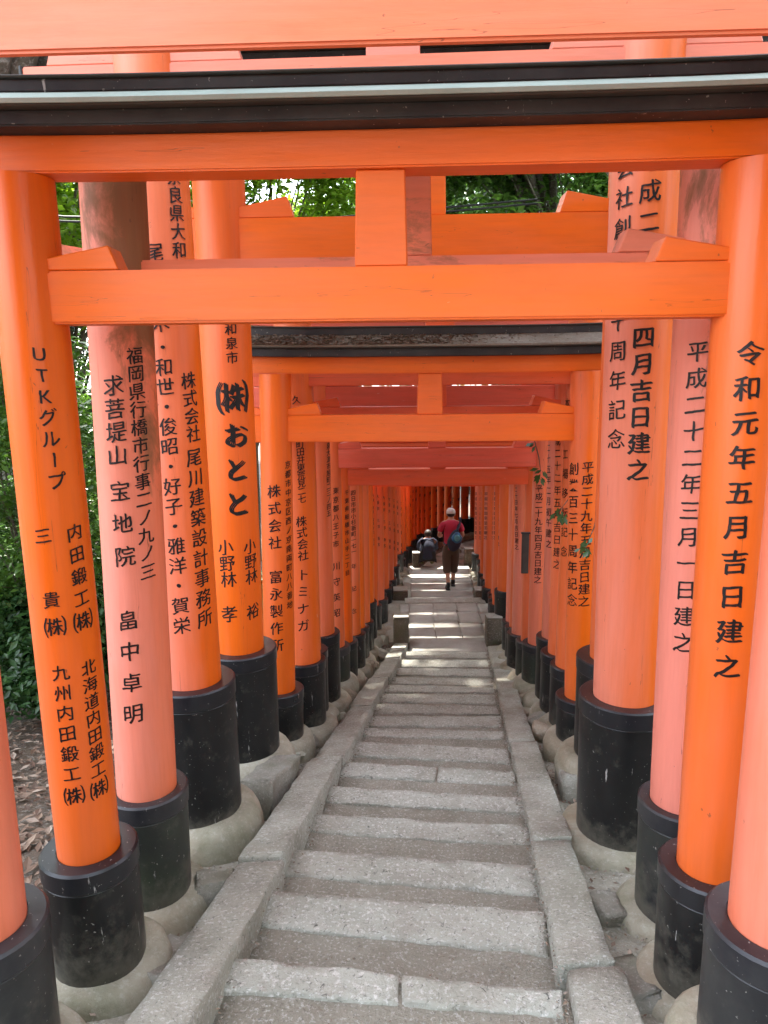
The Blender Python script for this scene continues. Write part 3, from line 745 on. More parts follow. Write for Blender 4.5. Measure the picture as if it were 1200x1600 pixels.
# ------------------------------------------------------------------ kerbs
def kerb(name, side, joints, rise, w):
    k = empty(name, (0, 0, 0)); tag(k, kind='structure')
    for i, (a, b) in enumerate(zip(joints[:-1], joints[1:])):
        a2, b2 = a + .006, b - .006
        e = pl if side < 0 else pr
        wob = rnd.uniform(-.012, .012); dz = rnd.uniform(-.008, .012)
        def pt(y, s, z): return (e(y) + side * s + wob, y, zs(y) + z)
        top = rise + dz
        ia, oa = (w + .015, 0.0) if side < 0 else (0.0, w + .015)
        cs = [pt(a2, ia, -.35), pt(a2, oa, -.35), pt(b2, ia, -.35), pt(b2, oa, -.35), pt(a2, ia, top - .012), pt(a2, oa, top), pt(b2, ia, top - .012), pt(b2, oa, top)]
        V, Fc = gridbox(cs, (4, max(6, int((b - a) * 14)), 3), .006, .005, .009, i * 1.9 + (5 if side > 0 else 0), 10)
        mesh_obj('kerb_stone', V, Fc, MT['kerb'], k, True)
    return k
kerb('left_kerb', -1, [.55, 1.55, 2.75, 4.22, 5.75, 7.1, 8.45, 9.75], .07, .175)
kerb('right_kerb', 1, [.6, 2.05, 3.05, 4.75, 6.3, 7.9, 9.75], .018, .165)
lk = kerb('terrace_kerb', -1, [12.9, 13.9, 14.9, 15.7], .03, .16)
kerb('terrace_kerb', 1, [12.9, 13.8, 14.9, 15.7], .03, .16)

# gutters between kerb and footings: trodden mortar and silt
for nm, e, w0, w1 in (('left_gutter', pl, -.75, -.17), ('right_gutter', pr, .16, .75)):
    ysg = [.5 + .09 * i for i in range(105)]; V = []
    for y in ysg:
        for k in range(9):
            x = e(y) + lerp(w0, w1, k / 8)
            V.append((x, y, zs(y) - .10 + .022 * noise.noise(Vector((x * 5, y * 5, 2))) + .012 * noise.noise(Vector((x * 17, y * 17, 2)))))
    Fc = [(j * 9 + i, j * 9 + i + 1, j * 9 + i + 10, j * 9 + i + 9) for j in range(len(ysg) - 1) for i in range(8)]
    tag(mesh_obj(nm, V, Fc, MT['mortar'], None, True), kind='structure')

# ------------------------------------------------------------------ stone posts
def post(px, pyb, z, h, w, label):
    p = atZ(px, pyb, z); y = p.y + w / 2
    o = empty('stone_post', (p.x, y, z)); tag(o, label, 'stone post', 'short stone posts beside the path')
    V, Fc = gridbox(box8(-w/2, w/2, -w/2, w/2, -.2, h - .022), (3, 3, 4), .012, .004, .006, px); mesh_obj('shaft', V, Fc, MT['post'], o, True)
    V, Fc = gridbox(box8(-w/2 - .001, w/2 + .001, -w/2 - .001, w/2 + .001, h - .021, h), (3, 3, 1), .01, .003, .004, px + 3); mesh_obj('pale_top', V, Fc, MT['posttop'], o, True)  # top slab in paler stone than the shaft
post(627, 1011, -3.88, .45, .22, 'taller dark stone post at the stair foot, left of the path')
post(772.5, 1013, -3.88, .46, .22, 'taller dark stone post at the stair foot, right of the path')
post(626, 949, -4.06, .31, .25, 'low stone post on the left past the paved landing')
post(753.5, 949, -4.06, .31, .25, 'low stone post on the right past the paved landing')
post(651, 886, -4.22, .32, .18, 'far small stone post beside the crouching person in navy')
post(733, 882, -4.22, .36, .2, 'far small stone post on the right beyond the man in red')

# ------------------------------------------------------------------ rocks and broken slabs beside the kerbs
def rock(x, y, s, sq=(1, 1, .7), seed=0, label=None, group='rough rocks along the kerbs', flat=False, mat='rock', zoff=0, rot=0):
    bm = bmesh.new(); bmesh.ops.create_icosphere(bm, subdivisions=3, radius=1)
    sd_ = seed * 7.31
    planes = [Vector((rnd.uniform(-1, 1), rnd.uniform(-1, 1), rnd.uniform(-.4, 1))).normalized() for _ in range(7)]
    if flat: planes.append(Vector((.05, -.05, 1)).normalized())
    for v in bm.verts:
        p = v.co.copy()
        for n in planes:
            dd_ = p.dot(n) - (.62 if not (flat and n.z > .9) else .45)
            if dd_ > 0: p -= n * dd_ * .92
        p += noise.noise_vector(p * 2.2 + Vector((sd_, 0, 0))) * .12 + noise.noise_vector(p * 7 + Vector((sd_, 0, 0))) * .03
        v.co = Vector((p.x * sq[0] * s, p.y * sq[1] * s, p.z * sq[2] * s))
    bmesh.ops.rotate(bm, verts=bm.verts, matrix=Matrix.Rotation(rot, 3, 'Z'))
    o = bm_obj('rock', bm, MT[mat], None, True, angle=28)
    o.location = (x, y, zs(y) - .04 + zoff + s * sq[2] * .25)
    tag(o, label or 'rough grey-brown rock wedged between a kerb and the black post sleeves', 'rock', group)
    return o
def atG(px, py, dz=0):
    z = -2.5
    for _ in range(15):
        p = atZ(px, py, z + dz); z = zs(p.y)
    return p
ROCKS = []
for i, (px, py, s, fl) in enumerate([(527, 1075, .13, True), (548, 1085, .1, False), (513, 1098, .15, True), (503, 1140, .1, False), (537, 1120, .09, False), (478, 1150, .12, True), (455, 1172, .1, True),
        (560, 1050, .1, False), (575, 1042, .12, False), (592, 1020, .13, False), (583, 1035, .1, True), (600, 1000, .12, False), (606, 985, .12, False), (610, 960, .12, False), (616, 930, .2, False), (618, 915, .14, False),
        (565, 1062, .08, False), (800, 1010, .16, False), (806, 1030, .14, False), (797, 1040, .1, False), (818, 1060, .12, False), (826, 1085, .1, True), (812, 1072, .08, False), (838, 1125, .12, False), (822, 1108, .1, True), (806, 1088, .08, True), (846, 1140, .11, False),
        (788, 985, .14, False), (792, 965, .13, False), (780, 935, .16, False), (770, 915, .16, False), (764, 905, .13, False), (632, 892, .16, False), (640, 880, .14, False), (744, 893, .17, False), (750, 900, .14, False), (725, 872, .18, False), (715, 862, .16, False)]):
    p = atG(px, py); ROCKS.append((p.x, p.y, s, fl, i))
WHERE = [(4.4, 'the おとと gate'), (4.95, 'the leaf-roofed gate'), (5.4, 'the tall dull gate'), (5.85, 'the 山本 post gate'), (6.4, 'the broad-sleeved dusky gate'), (6.95, 'the mossy-sleeved gate'), (7.5, 'the notice-plate gate'),
         (8.2, 'the next gate down'), (9.0, 'the last stair gates'), (10.3, 'the taller stone post'), (11.3, 'the paved landing'), (12.8, 'the low stone post'), (14.5, 'the walking man'), (99, 'the far small stone post')]
used = {}
for (x, y, s_, fl, i) in ROCKS:
    side = 'left' if x < (pl(y) + pr(y)) / 2 else 'right'
    wname = next(w for lim, w in WHERE if y < lim)
    m_ = ('rock', 'rocktan', 'rockpale')[(i * 7 + i // 3) % 3]
    col = {'rock': 'grey', 'rocktan': 'tan', 'rockpale': 'pale greenish'}[m_]
    lb = '%s %s %s rock on the %s beside %s' % ('small' if s_ < .115 else 'large', 'flat-topped' if fl else 'rounded', col, side, wname)
    q_ = used.get(lb, 0); used[lb] = q_ + 1
    if q_: lb += ', further down'
    rock(x, y, s_, (1.05, 1, .75 if not fl else .5), i, flat=fl, rot=i * 1.3, mat=m_, label=lb)
# large broken slabs
def slab_thing(name, px, py, lx, ly, h, rot, label, zoff=0, seed=0, mat='rock', tilt=0):
    p = atG(px, py)
    V, Fc = gridbox(box8(-lx/2, lx/2, -ly/2, ly/2, -.15, h), (6, 6, 3), .014, .012, .03, seed, 8)
    o = mesh_obj(name, V, Fc, MT[mat], None, True); o.location = (p.x, p.y, zs(p.y) + zoff); o.rotation_euler = (tilt, rnd.uniform(-.03, .03), rot)
    tag(o, label, 'stone slab')
slab_thing('stone_slab', 424, 1235, .17, .46, .13, R(-14), 'broken flat stone slab against the left kerb beside the おとと post', .0, 3, tilt=-.22)
slab_thing('stone_slab', 333, 1386, .16, .1, .04, R(20), 'small pale stone chip by the left kerb near the mossy sleeve', .0, 4)
slab_thing('stone_slab', 890, 1210, .13, .40, .05, R(-6), 'long flat stone beside the right kerb below the thickest sleeve', .0, 5, tilt=-.24)
slab_thing('stone_slab', 882, 1160, .18, .2, .06, R(-8), 'square edging stone beside the right kerb', .0, 6, tilt=-.2)
slab_thing('stone_slab', 952, 1400, .12, .12, .03, R(10), 'small light stone in the right gutter', -.06, 7)
slab_thing('stone_slab', 985, 1500, .15, .26, .02, R(6), 'flat stone beside the right kerb at the nearest footing', -.075, 8, tilt=-.24)
slab_thing('stone_slab', 262, 1480, .16, .26, .02, R(-16), 'flat worn stone beside the left kerb at the nearest footing', -.05, 9, tilt=-.24)

# ------------------------------------------------------------------ scatter: pebbles and dead leaves
def scatter(name, pts, size, mat, label=None, flat=True, curl=.3, kind='stuff'):
    V, Fc = [], []
    for (x, y, z, s) in pts:
        a = rnd.uniform(0, 6.28); ca, sa = math.cos(a), math.sin(a)
        L_, W_ = s, s * rnd.uniform(.38, .55)
        tx, ty = rnd.uniform(-.5, .5), rnd.uniform(-.5, .5)
        b = len(V)
        loc = [(-L_, 0, 0), (0, -W_, curl * s * rnd.random()), (L_, 0, curl * s * rnd.random()), (0, W_, curl * s * rnd.random()), (0, 0, 0 if flat else s * .6)]
        for (u, v, w) in loc:
            V.append((x + u * ca - v * sa, y + u * sa + v * ca, z + w + u * tx * .5 + v * ty * .5))
        Fc += [(b, b + 1, b + 4), (b + 1, b + 2, b + 4), (b + 2, b + 3, b + 4), (b + 3, b, b + 4)]
    o = mesh_obj(name, V, Fc, mat); tag(o, label, None, None, kind)
    return o
pts = []
for _ in range(9000):
    y = rnd.uniform(1.2, 9.5); x = -1.15 + .09 * (y - 2) - abs(rnd.gauss(0, 1.3)); x -= .1
    pts.append((x, y, ground_z(x, y) + rnd.uniform(.003, .035), rnd.uniform(.012, .045)))
scatter('fallen_leaves', pts, 1, MT['drylf'])
pts = []
for _ in range(5200):
    y = rnd.uniform(1.3, 10.2)
    if rnd.random() < .5: x = pl(y) - .2 - rnd.random() ** 1.5 * .4
    else: x = pr(y) + .18 + rnd.random() ** 1.5 * .3
    pts.append((x, y, zs(y) - .09, rnd.uniform(.004, .012)))
for _ in range(1500):                      # crumbs in the joints along the kerbs
    y = rnd.uniform(1.5, 9.6); k = rnd.random() < .4
    x = (pl(y) + rnd.uniform(.0, .05)) if k else (pr(y) - rnd.uniform(0, .045))
    pts.append((x, y, zs(y) - .012 + rnd.uniform(-.02, .03), rnd.uniform(.004, .01)))
for (ya, yb, zt, xa, xb) in TREADS:
    for _ in range(int(420 * (yb - ya) / .25)):
        pts.append((rnd.uniform(xa, xb), rnd.uniform(ya, yb), zt + .002, rnd.uniform(.002, .007)))
scatter('gravel', pts, 1, MT['pebble'], flat=False, curl=.1)
pts = []
for _ in range(700):
    y = rnd.uniform(1.8, 10)
    x = pr(y) + .17 + rnd.random() * .3 if rnd.random() < .6 else pl(y) - .2 - rnd.random() * .4
    pts.append((x, y, zs(y) - .075, rnd.uniform(.008, .02)))
scatter('leaf_debris', pts, 1, MT['drylf'])
# litter on the roof of the gate five posts back
g5s1 = Z(557, 4.7); g5k = Z(508, 4.68); H5 = g5k - g5s1
zB5, zC5 = g5s1 + H5 * .34, g5s1 + H5 * .66; e5 = .15 * .213 / .19; rb5 = .055 * .213 / .19
pts = []
for _ in range(5200):
    x = rnd.uniform(-.95, 1.55)
    dens = .5 + .5 * noise.noise(Vector((x * 2.1, 3, 0))) + .25 * noise.noise(Vector((x * 7, 1, 0)))
    if rnd.random() > dens * 1.1: continue
    u = rnd.random() ** 1.3
    yy_ = -lerp(e5, rb5, u * .95); y = 4.75 - .016 * (x - .3) * 1.1 + yy_
    q = abs(x - .3) / 1.45
    z = lerp(zB5, zC5, u) + .02 * 1.12 * q ** 4 + .008
    pts.append((x, y, z, rnd.uniform(.006, .017)))
scatter('roof_litter', pts, 1, MT['drylf'], curl=.5)

# ------------------------------------------------------------------ foliage
def tube(bm, pts, radii, n=8):
    rings = []
    for i, p in enumerate(pts):
        p = Vector(p)
        dr = (Vector(pts[min(i + 1, len(pts) - 1)]) - Vector(pts[max(i - 1, 0)])).normalized()
        a = dr.orthogonal().normalized(); b_ = dr.cross(a)
        rings.append([bm.verts.new(p + (a * math.cos(2 * math.pi * k / n) + b_ * math.sin(2 * math.pi * k / n)) * radii[i]) for k in range(n)])
    for r0, r1 in zip(rings[:-1], rings[1:]):
        for k in range(n): bm.faces.new((r0[k], r0[(k + 1) % n], r1[(k + 1) % n], r1[k]))
def leaves_mesh(name, clumps, per, size, mat, parent, off, seed=0, droop=.35):
    g = np.random.default_rng(seed)
    P = []
    for (c, r) in clumps:
        n = per
        v = g.normal(size=(n, 3)); v /= np.linalg.norm(v, axis=1)[:, None]
        rad = g.random(n) ** .45
        P.append(np.array(c)[None, :] + v * rad[:, None] * np.array(r)[None, :])
    P = np.concatenate(P); n = len(P)
    a = g.random(n) * 2 * np.pi
    d1 = np.stack([np.cos(a), np.sin(a), g.normal(-droop, .45, n)], 1); d1 /= np.linalg.norm(d1, axis=1)[:, None]
    up = np.stack([g.normal(0, .45, n), g.normal(0, .45, n), np.ones(n)], 1)
    d2 = np.cross(d1, up); d2 /= np.linalg.norm(d2, axis=1)[:, None]
    d3 = np.cross(d2, d1)
    s = size * g.uniform(.6, 1.25, n)[:, None]
    L0 = P; L1 = P + d1 * s; m1 = P + d1 * s * .45 + d2 * s * .23 + d3 * s * .07; m2 = P + d1 * s * .45 - d2 * s * .23 + d3 * s * .07
    V = np.stack([L0, m1, L1, m2], 1).reshape(-1, 3) - np.array(off)[None, :]
    idx = np.arange(n) * 4
    Fc = np.stack([idx, idx + 1, idx + 2, idx, idx + 2, idx + 3], 1).reshape(-1, 3)
    me = bpy.data.meshes.new(name); me.vertices.add(len(V)); me.vertices.foreach_set('co', V.ravel())
    me.loops.add(len(Fc) * 3); me.loops.foreach_set('vertex_index', Fc.ravel().astype(np.int32))
    me.polygons.add(len(Fc)); me.polygons.foreach_set('loop_start', np.arange(len(Fc)) * 3); me.polygons.foreach_set('loop_total', np.full(len(Fc), 3))
    me.update(calc_edges=True); me.validate(); me.materials.append(mat)
    return link(bpy.data.objects.new(name, me), parent)
def plant(name, cat, base, clumps, per, size, mat, label, seed, trunk=.08, group=None, droop=.35, part='crown', stem='trunk'):
    o = empty(name, base); tag(o, label, cat, group)
    bm = bmesh.new()
    b = Vector(base)
    top = Vector((sum(c[0][0] for c in clumps) / len(clumps), sum(c[0][1] for c in clumps) / len(clumps), sum(c[0][2] for c in clumps) / len(clumps)))
    mid = b.lerp(top, .55) + Vector((rnd.uniform(-.1, .1), rnd.uniform(-.1, .1), 0)) * (top - b).length * .3
    tube(bm, [b - Vector((0, 0, .2)), b.lerp(mid, .5), mid, top], [trunk * 1.25, trunk, trunk * .8, trunk * .3])
    for (c, r) in clumps:
        c = Vector(c); st = b.lerp(mid, rnd.uniform(.55, 1.0)); m2 = st.lerp(c, .5) + Vector((0, 0, .1 * (c - st).length))
        tube(bm, [st, m2, c], [trunk * .5, trunk * .3, trunk * .08], 6)
    bm_obj(stem, bm, MT['bark'], o, True, off=base)
    leaves_mesh(part, clumps, per, size, mat, o, base, seed, droop)
    return o
def clumpset(c, r, n, cr, seed):
    q = random.Random(seed); out = []
    for _ in range(n):
        while True:
            u = Vector((q.uniform(-1, 1), q.uniform(-1, 1), q.uniform(-1, 1)))
            if .25 < u.length < 1: break
        k = q.uniform(.7, 1.3) * cr
        out.append(((c[0] + u.x * r[0], c[1] + u.y * r[1], c[2] + u.z * r[2]), (k, k, k * .7)))
    return out
# bushes on the left bank
BU = [(-.3, 18.6, .9, 3.0, 'leafdark', 'dark bush added outside the left posts where the bend begins, blocking side light'),  # outer-post bushes, through the lower-terrace one, are added to cut side light
      (1.3, 20.6, .9, 3.0, 'leafdark', 'dark bush added against the outer posts of the bend to block side light'),
      (3.3, 21.6, .9, 3.0, 'leafdark', 'dark bush added behind the outer posts above the cap of the walker, blocking side light'),
      (3.6, 14.6, .9, 2.8, 'leafdark', 'dark bush added outside the right posts beside the far small post to block side light'),
      (3.3, 12.0, .8, 2.4, 'leafdark', 'dark bush added outside the right posts of the lower terrace to block side light'),
      (2.6, 23.0, 1.2, 3.2, 'leafdark', 'dark bush closing the view past the bend'),
      (4.8, 23.2, 1.2, 3.2, 'leafdark', 'dark bush at the right end of the view past the bend'),
      (.3, 21.5, 1.1, 3.0, 'leafdark', 'dark bush behind the crouching person and the bend'),
      (-3.1, 6.4, .95, 3.5, 'leafmid', 'tall leafy shrub rising beside the UTK post'),
      (-2.6, 8.4, 1.0, 3.6, 'leafdark', 'tall dark shrub in the gap right of the UTK post'),
      (-4.6, 8.6, 1.3, 4.2, 'leafdark', 'tallest dark shrub on the left bank'),
      (-2.75, 5.9, .75, 1.1, 'leafdark', 'dark glossy bush nearest the left edge behind the UTK post'),
      (-3.6, 7.3, 1.0, 1.6, 'leafmid', 'mid green bush seen between the UTK post and the pink post'),
      (-2.15, 6.9, .6, 1.0, 'leafdark', 'low dark bush behind the pink weathered post'),
      (-4.6, 7.0, 1.2, 2.0, 'leafdark', 'tall dark bush at the far left of the bank'),
      (-3.3, 9.6, 1.3, 2.2, 'leafmid', 'tall leafy bush further down the left bank'),
      (-1.6, 9.2, .6, 1.0, 'leafdark', 'low bush down the slope close to the left posts'),
      (-1.2, 12.5, .9, 1.6, 'leafdark', 'bush outside the left posts by the lower terrace'),
      (-.9, 17.0, 1.2, 2.2, 'leafdark', 'bush behind the left posts at the bend')]
for i, (x, y, r, h, m, lb) in enumerate(BU):
    gz = ground_z(x, y)
    plant('bush', 'bush', (x, y, gz), clumpset((x, y, gz + h * .62), (r * .8, r * .8, h * .42), 34, r * .36, i), 420, .085, MT[m], lb, i, .025, part='foliage', stem='stems')
# trees
TR = [((-5.5, 12.0), (-5.2, 12.0, 2.6), (2.4, 2.0, 2.2), 'leaflight', 'yellow-green tree in the left gap beside the pale post top'),
      ((-3.2, 18.0), (-2.2, 16.0, 3.6), (2.6, 1.6, 2.0), 'leaflight', 'light green tree showing through the upper left window of the gates'),
      ((5.5, 17.0), (3.6, 15.5, 3.5), (2.6, 1.6, 2.0), 'leafmid', 'dark glossy tree showing through the upper right window of the gates'),
      ((1.0, 25.0), (.8, 24.0, 4.2), (4.2, 2.5, 3.2), 'leafmid', 'broad tree beyond the bend, behind the central strut'),
      ((-8.5, 9.0), (-8.0, 9.0, 1.5), (2.8, 2.8, 3.2), 'leafmid', 'large tree at the far left of the forest'),
      ((-7.0, 16.0), (-6.5, 16.0, 1.8), (3.0, 2.6, 3.2), 'leafdark', 'dark tree deep in the forest on the left'),
      ((6.5, 9.0), (5.6, 9.0, 1.6), (2.6, 3.2, 3.0), 'leafdark', 'dark tree on the right bank outside the gates'),
      ((6.5, 24.0), (6.2, 23.5, 2.0), (3.2, 2.6, 4.0), 'leafdark', 'dark tree beyond the bend on the right'),
      ((-4.0, 26.0), (-3.5, 26.0, 1.5), (3.4, 2.6, 4.0), 'leafdark', 'dark tree beyond the bend on the left')]
for i, ((bx, by), c, r, m, lb) in enumerate(TR):
    plant('tree', 'tree', (bx, by, ground_z(bx, by)), clumpset(c, r, 44, min(r) * .42, 100 + i), 560, .18, MT[m], lb, 100 + i, .09)
# the wood beyond, too far to tell one crown from the next
cl = []
for k in range(360):
    a = R(-115) + R(230) * rnd.random(); rr = rnd.uniform(24, 31)
    x, y = rr * math.sin(a), 10 + rr * math.cos(a)
    z = -4 + rnd.random() ** .8 * 18
    cl.append(((x, y, z), (2.6, 2.6, 1.8)))
tag(leaves_mesh('distant_wood', cl, 420, .6, MT['leafmid'], None, (0, 0, 0), 77), kind='stuff')
# canopy over the stairs, plus added crowns that block sun and sky
CN = [((4.6, 5.0), (.6, 7.4, 6.7), (2.6, 2.2, .9), 'tree on the right bank whose boughs meet over the middle stairs'),
      ((5.2, -1.0), (4.0, -1.0, 3.2), (1.6, 2.6, 3.0), 'dense tree added on the right bank to block sky light from that side'),  # added crown, blocks the right-hand sky so light comes from the left
      ((-1.5, -7.5), (.3, -6.5, 3.6), (4.2, 1.8, 2.8), 'broad unseen tree added behind the viewer to dim light on the near gates'),  # added out of view, cuts sky light on the near gate fronts
      ((5.5, 15.5), (1.6, 17.0, 9.2), (2.3, 3.6, .9), 'tall tree added so its high boughs dim the sun stripes on the lower terrace'),  # added high crown, thins the sun reaching the terrace
      ((-6.0, 3.5), (-3.4, 6.6, 6.2), (2.2, 3.0, 1.1), 'broad tree added to shade the leaf litter on the left bank'),  # added crown, keeps direct sun off the left bank
      ((-3.6, 4.5), (-.8, 5.0, 6.3), (3.0, 2.6, 1.0), 'broad tree whose canopy spreads over the upper stairs'),
      ((5.2, 8.0), (1.2, 10.4, 7.1), (3.2, 2.8, 1.1), 'tree on the right bank whose canopy spreads over the lower stairs')]
for i, ((bx, by), c, r, lb) in enumerate(CN):
    plant('tree', 'tree', (bx, by, ground_z(bx, by)), clumpset(c, r, 66, .85, 200 + i), 460, .2, MT['leafmid'], lb, 200 + i, .2)

# hanging leafy twig on the right
def twig(pts, leafpx, Y, label, seed):
    P0 = [atY(px, py, Y) for px, py in pts]
    o = empty('leafy_twig', P0[0]); tag(o, label, 'twig')
    bm = bmesh.new(); tube(bm, P0, [.004] * (len(P0) - 1) + [.0015], 5); bm_obj('stem', bm, MT['bark'], o, True, off=P0[0])
    V, Fc = [], []
    q = random.Random(seed)
    for (px, py) in leafpx:
        p = atY(px, py, Y)
        for _ in range(5):
            d1 = Vector((q.uniform(-1, .6), q.uniform(-.7, .4), q.uniform(-1.2, -.2))).normalized(); s = q.uniform(.05, .09)
            d2 = d1.cross(Vector((q.uniform(-.4, .4), -1, .5))).normalized()
            b = len(V); o_ = p + Vector((q.uniform(-.03, .03), q.uniform(-.03, .03), q.uniform(-.02, .02)))
            V += [o_, o_ + d1 * s * .5 + d2 * s * .2, o_ + d1 * s, o_ + d1 * s * .5 - d2 * s * .2]; Fc += [(b, b + 1, b + 2), (b, b + 2, b + 3)]
    mesh_obj('leaves', V, Fc, MT['leafdark'], o, off=P0[0])
twig([(835, 688), (842, 715), (845, 738)], [(836, 694), (846, 736), (840, 745)], 5.45, 'small dark leafy sprig hanging below the middle crossbeam on the right', 1)
twig([(905, 742), (892, 775), (873, 800)], [(874, 797), (880, 806)], 4.95, 'leafy sprig across the right post dated 二十二年', 2)
twig([(936, 790), (928, 825), (917, 850)], [(921, 845), (915, 856)], 4.5, 'leafy sprig in front of the right post dated 二十九年五月', 3)
# cables in the trees at upper left
bm = bmesh.new()
for dz in (0, .05): tube(bm, [(-7, 8, 1.9 + dz), (-3.5, 8.6, 1.66 + dz), (-1, 9.4, 1.75 + dz), (2, 10, 2.1 + dz)], [.012] * 4, 6)
tag(bm_obj('cable', bm, MT['cable'], None, True), 'pair of thin black cables strung through the trees at upper left', 'cable')

# ------------------------------------------------------------------ people
def skin_mesh(name, joints, edges, mat, parent, off, sub=2, root=0, smooth=True):
    me = bpy.data.meshes.new(name)
    me.from_pydata([j[:3] for j in joints], edges, []); me.update()
    o = bpy.data.objects.new(name, me); C.objects.link(o)
    o.modifiers.new('skin', 'SKIN')
    for i, j in enumerate(joints):
        sv = me.skin_vertices[0].data[i]; rr = j[3]
        sv.radius = rr if isinstance(rr, tuple) else (rr, rr)
        sv.use_root = (i == root)
    sb = o.modifiers.new('sub', 'SUBSURF'); sb.levels = sub; sb.render_levels = sub
    dg = bpy.context.evaluated_depsgraph_get(); dg.update()
    m2 = bpy.data.meshes.new_from_object(o.evaluated_get(dg)); m2.name = name
    bpy.data.objects.remove(o); bpy.data.meshes.remove(me)
    m2.materials.clear(); m2.materials.append(mat)
    m2.polygons.foreach_set('use_smooth', [True] * len(m2.polygons))
    return link(bpy.data.objects.new(name, m2), parent)
skin_m = flat_mat('skin', (.55, .30, .20), .5, .08); red_m = flat_mat('red_shirt', (.55, .03, .075), .8, .12, 6, .2)
brown_m = flat_mat('brown_trousers', (.10, .066, .044), .85, .15, 8, .3); shoe_m = flat_mat('black_shoes', (.015, .015, .017), .5)
cap_m = flat_mat('white_cap', (.62, .58, .54), .8, .08, 10, .1); hair_m = flat_mat('dark_hair', (.03, .022, .018), .6)
blue_m = flat_mat('blue_bag', (.04, .16, .33), .6, .5, 30, .2); navy_m = flat_mat('navy_bag', (.02, .025, .05), .7, .2, 20, .2); teal_m = flat_mat('teal_panel', (.12, .42, .50), .6, .4, 40)
sole_m = flat_mat('shoe_sole', (.35, .33, .3), .7)
fp = atZ(704, 919, -4.22)
man = empty('person', (fp.x, fp.y, -4.22)); tag(man, 'person walking away in a white cap, crimson T-shirt and brown three-quarter trousers', 'person')
k = 1.0
def hand(o, wrist, dirv, palm, name_prefix, mat, par):
    pass
J = [  # x right, y away, z up
    (0, 0, .86, (.13, .10)),          # 0 pelvis
    (0, .01, 1.02, (.125, .09)),      # 1 waist
    (0, .02, 1.20, (.15, .10)),       # 2 chest
    (0, .035, 1.335, (.08, .065)),    # 3 upper chest
    (0, .05, 1.39, (.052, .052)),     # 4 neck
    (0, .07, 1.45, (.068, .078)),     # 5 skull base
    (0, .08, 1.53, (.074, .09)),      # 6 skull
    (0, .08, 1.585, (.045, .05)),     # 7 crown
    (-.165, .025, 1.30, (.055, .055)),# 8 L shoulder
    (-.235, -.0, 1.07, (.038, .038)),# 9 L elbow
    (-.20, .20, 1.0, (.027, .027)),  # 10 L wrist
    (-.18, .27, 1.0, (.03, .018)),   # 11 L palm
    (.165, .025, 1.30, (.055, .055)),
    (.235, .0, 1.07, (.038, .038)),
    (.20, .20, 1.0, (.027, .027)),
    (.18, .27, 1.0, (.03, .018)),
    (-.075, 0, .80, (.085, .085)),    # 16 L hip
    (-.07, .03, .46, (.055, .055)),   # 17 L knee
    (-.055, -.10, .10, (.035, .038)), # 18 L ankle
    (-.06, .02, .04, (.035, .025)),   # 19 L toe
    (.075, 0, .80, (.085, .085)),
    (.07, .10, .46, (.055, .055)),
    (.06, .16, .09, (.035, .038)),
    (.065, .29, .04, (.035, .025)),
]
E = [(0,1),(1,2),(2,3),(3,4),(4,5),(5,6),(6,7),(3,8),(8,9),(9,10),(10,11),(3,12),(12,13),(13,14),(14,15),(0,16),(16,17),(17,18),(18,19),(0,20),(20,21),(21,22),(22,23)]
def fingers(J, E, palm, wrist, side):
    p, w = Vector(J[palm][:3]), Vector(J[wrist][:3]); d = (p - w).normalized()
    for q in range(4):
        b = len(J); o_ = Vector((0, 0, 1)) * (.022 - .015 * q)
        ln = (.03, .034, .032, .025)[q]
        a = p + d * .02 + o_; b2 = a + d * ln + Vector((-side * .006, 0, -.004)); c = b2 + d * ln * .6 + Vector((-side * .02, 0, -.006))
        J += [(*a, (.009, .009)), (*b2, (.008, .008)), (*c, (.0065, .0065))]; E += [(palm, b), (b, b + 1), (b + 1, b + 2)]
    b = len(J); a = w.lerp(p, .6) + Vector((-side * .02, 0, .025)); c = a + d * .03 + Vector((-side * .012, 0, .01))
    J += [(*a, (.01, .01)), (*c, (.008, .008))]; E += [(palm, b), (b, b + 1)]
fingers(J, E, 11, 10, -1); fingers(J, E, 15, 14, 1)
body = skin_mesh('body', J, E, skin_m, man, None, 2)
for sx in (-1, 1):
    bm = bmesh.new(); bmesh.ops.create_uvsphere(bm, u_segments=10, v_segments=8, radius=1)
    for v in bm.verts: v.co = Vector((v.co.x * .012 + sx * .079, v.co.y * .02 + .075, v.co.z * .032 + 1.475))
    bm_obj('ear', bm, skin_m, man, True)
for sx in (-1, 1):
    bm = bmesh.new(); bmesh.ops.create_uvsphere(bm, u_segments=8, v_segments=6, radius=.012)
    bmesh.ops.translate(bm, verts=bm.verts, vec=(sx * .03, .158, 1.50)); bm_obj('eye', bm, shoe_m, man, True)
bm = bmesh.new(); bmesh.ops.create_cone(bm, cap_ends=True, segments=8, radius1=.016, radius2=.006, depth=.045); bmesh.ops.rotate(bm, verts=bm.verts, matrix=Matrix.Rotation(R(-60), 3, 'X')); bmesh.ops.translate(bm, verts=bm.verts, vec=(0, .172, 1.475)); bm_obj('nose', bm, skin_m, man, True)
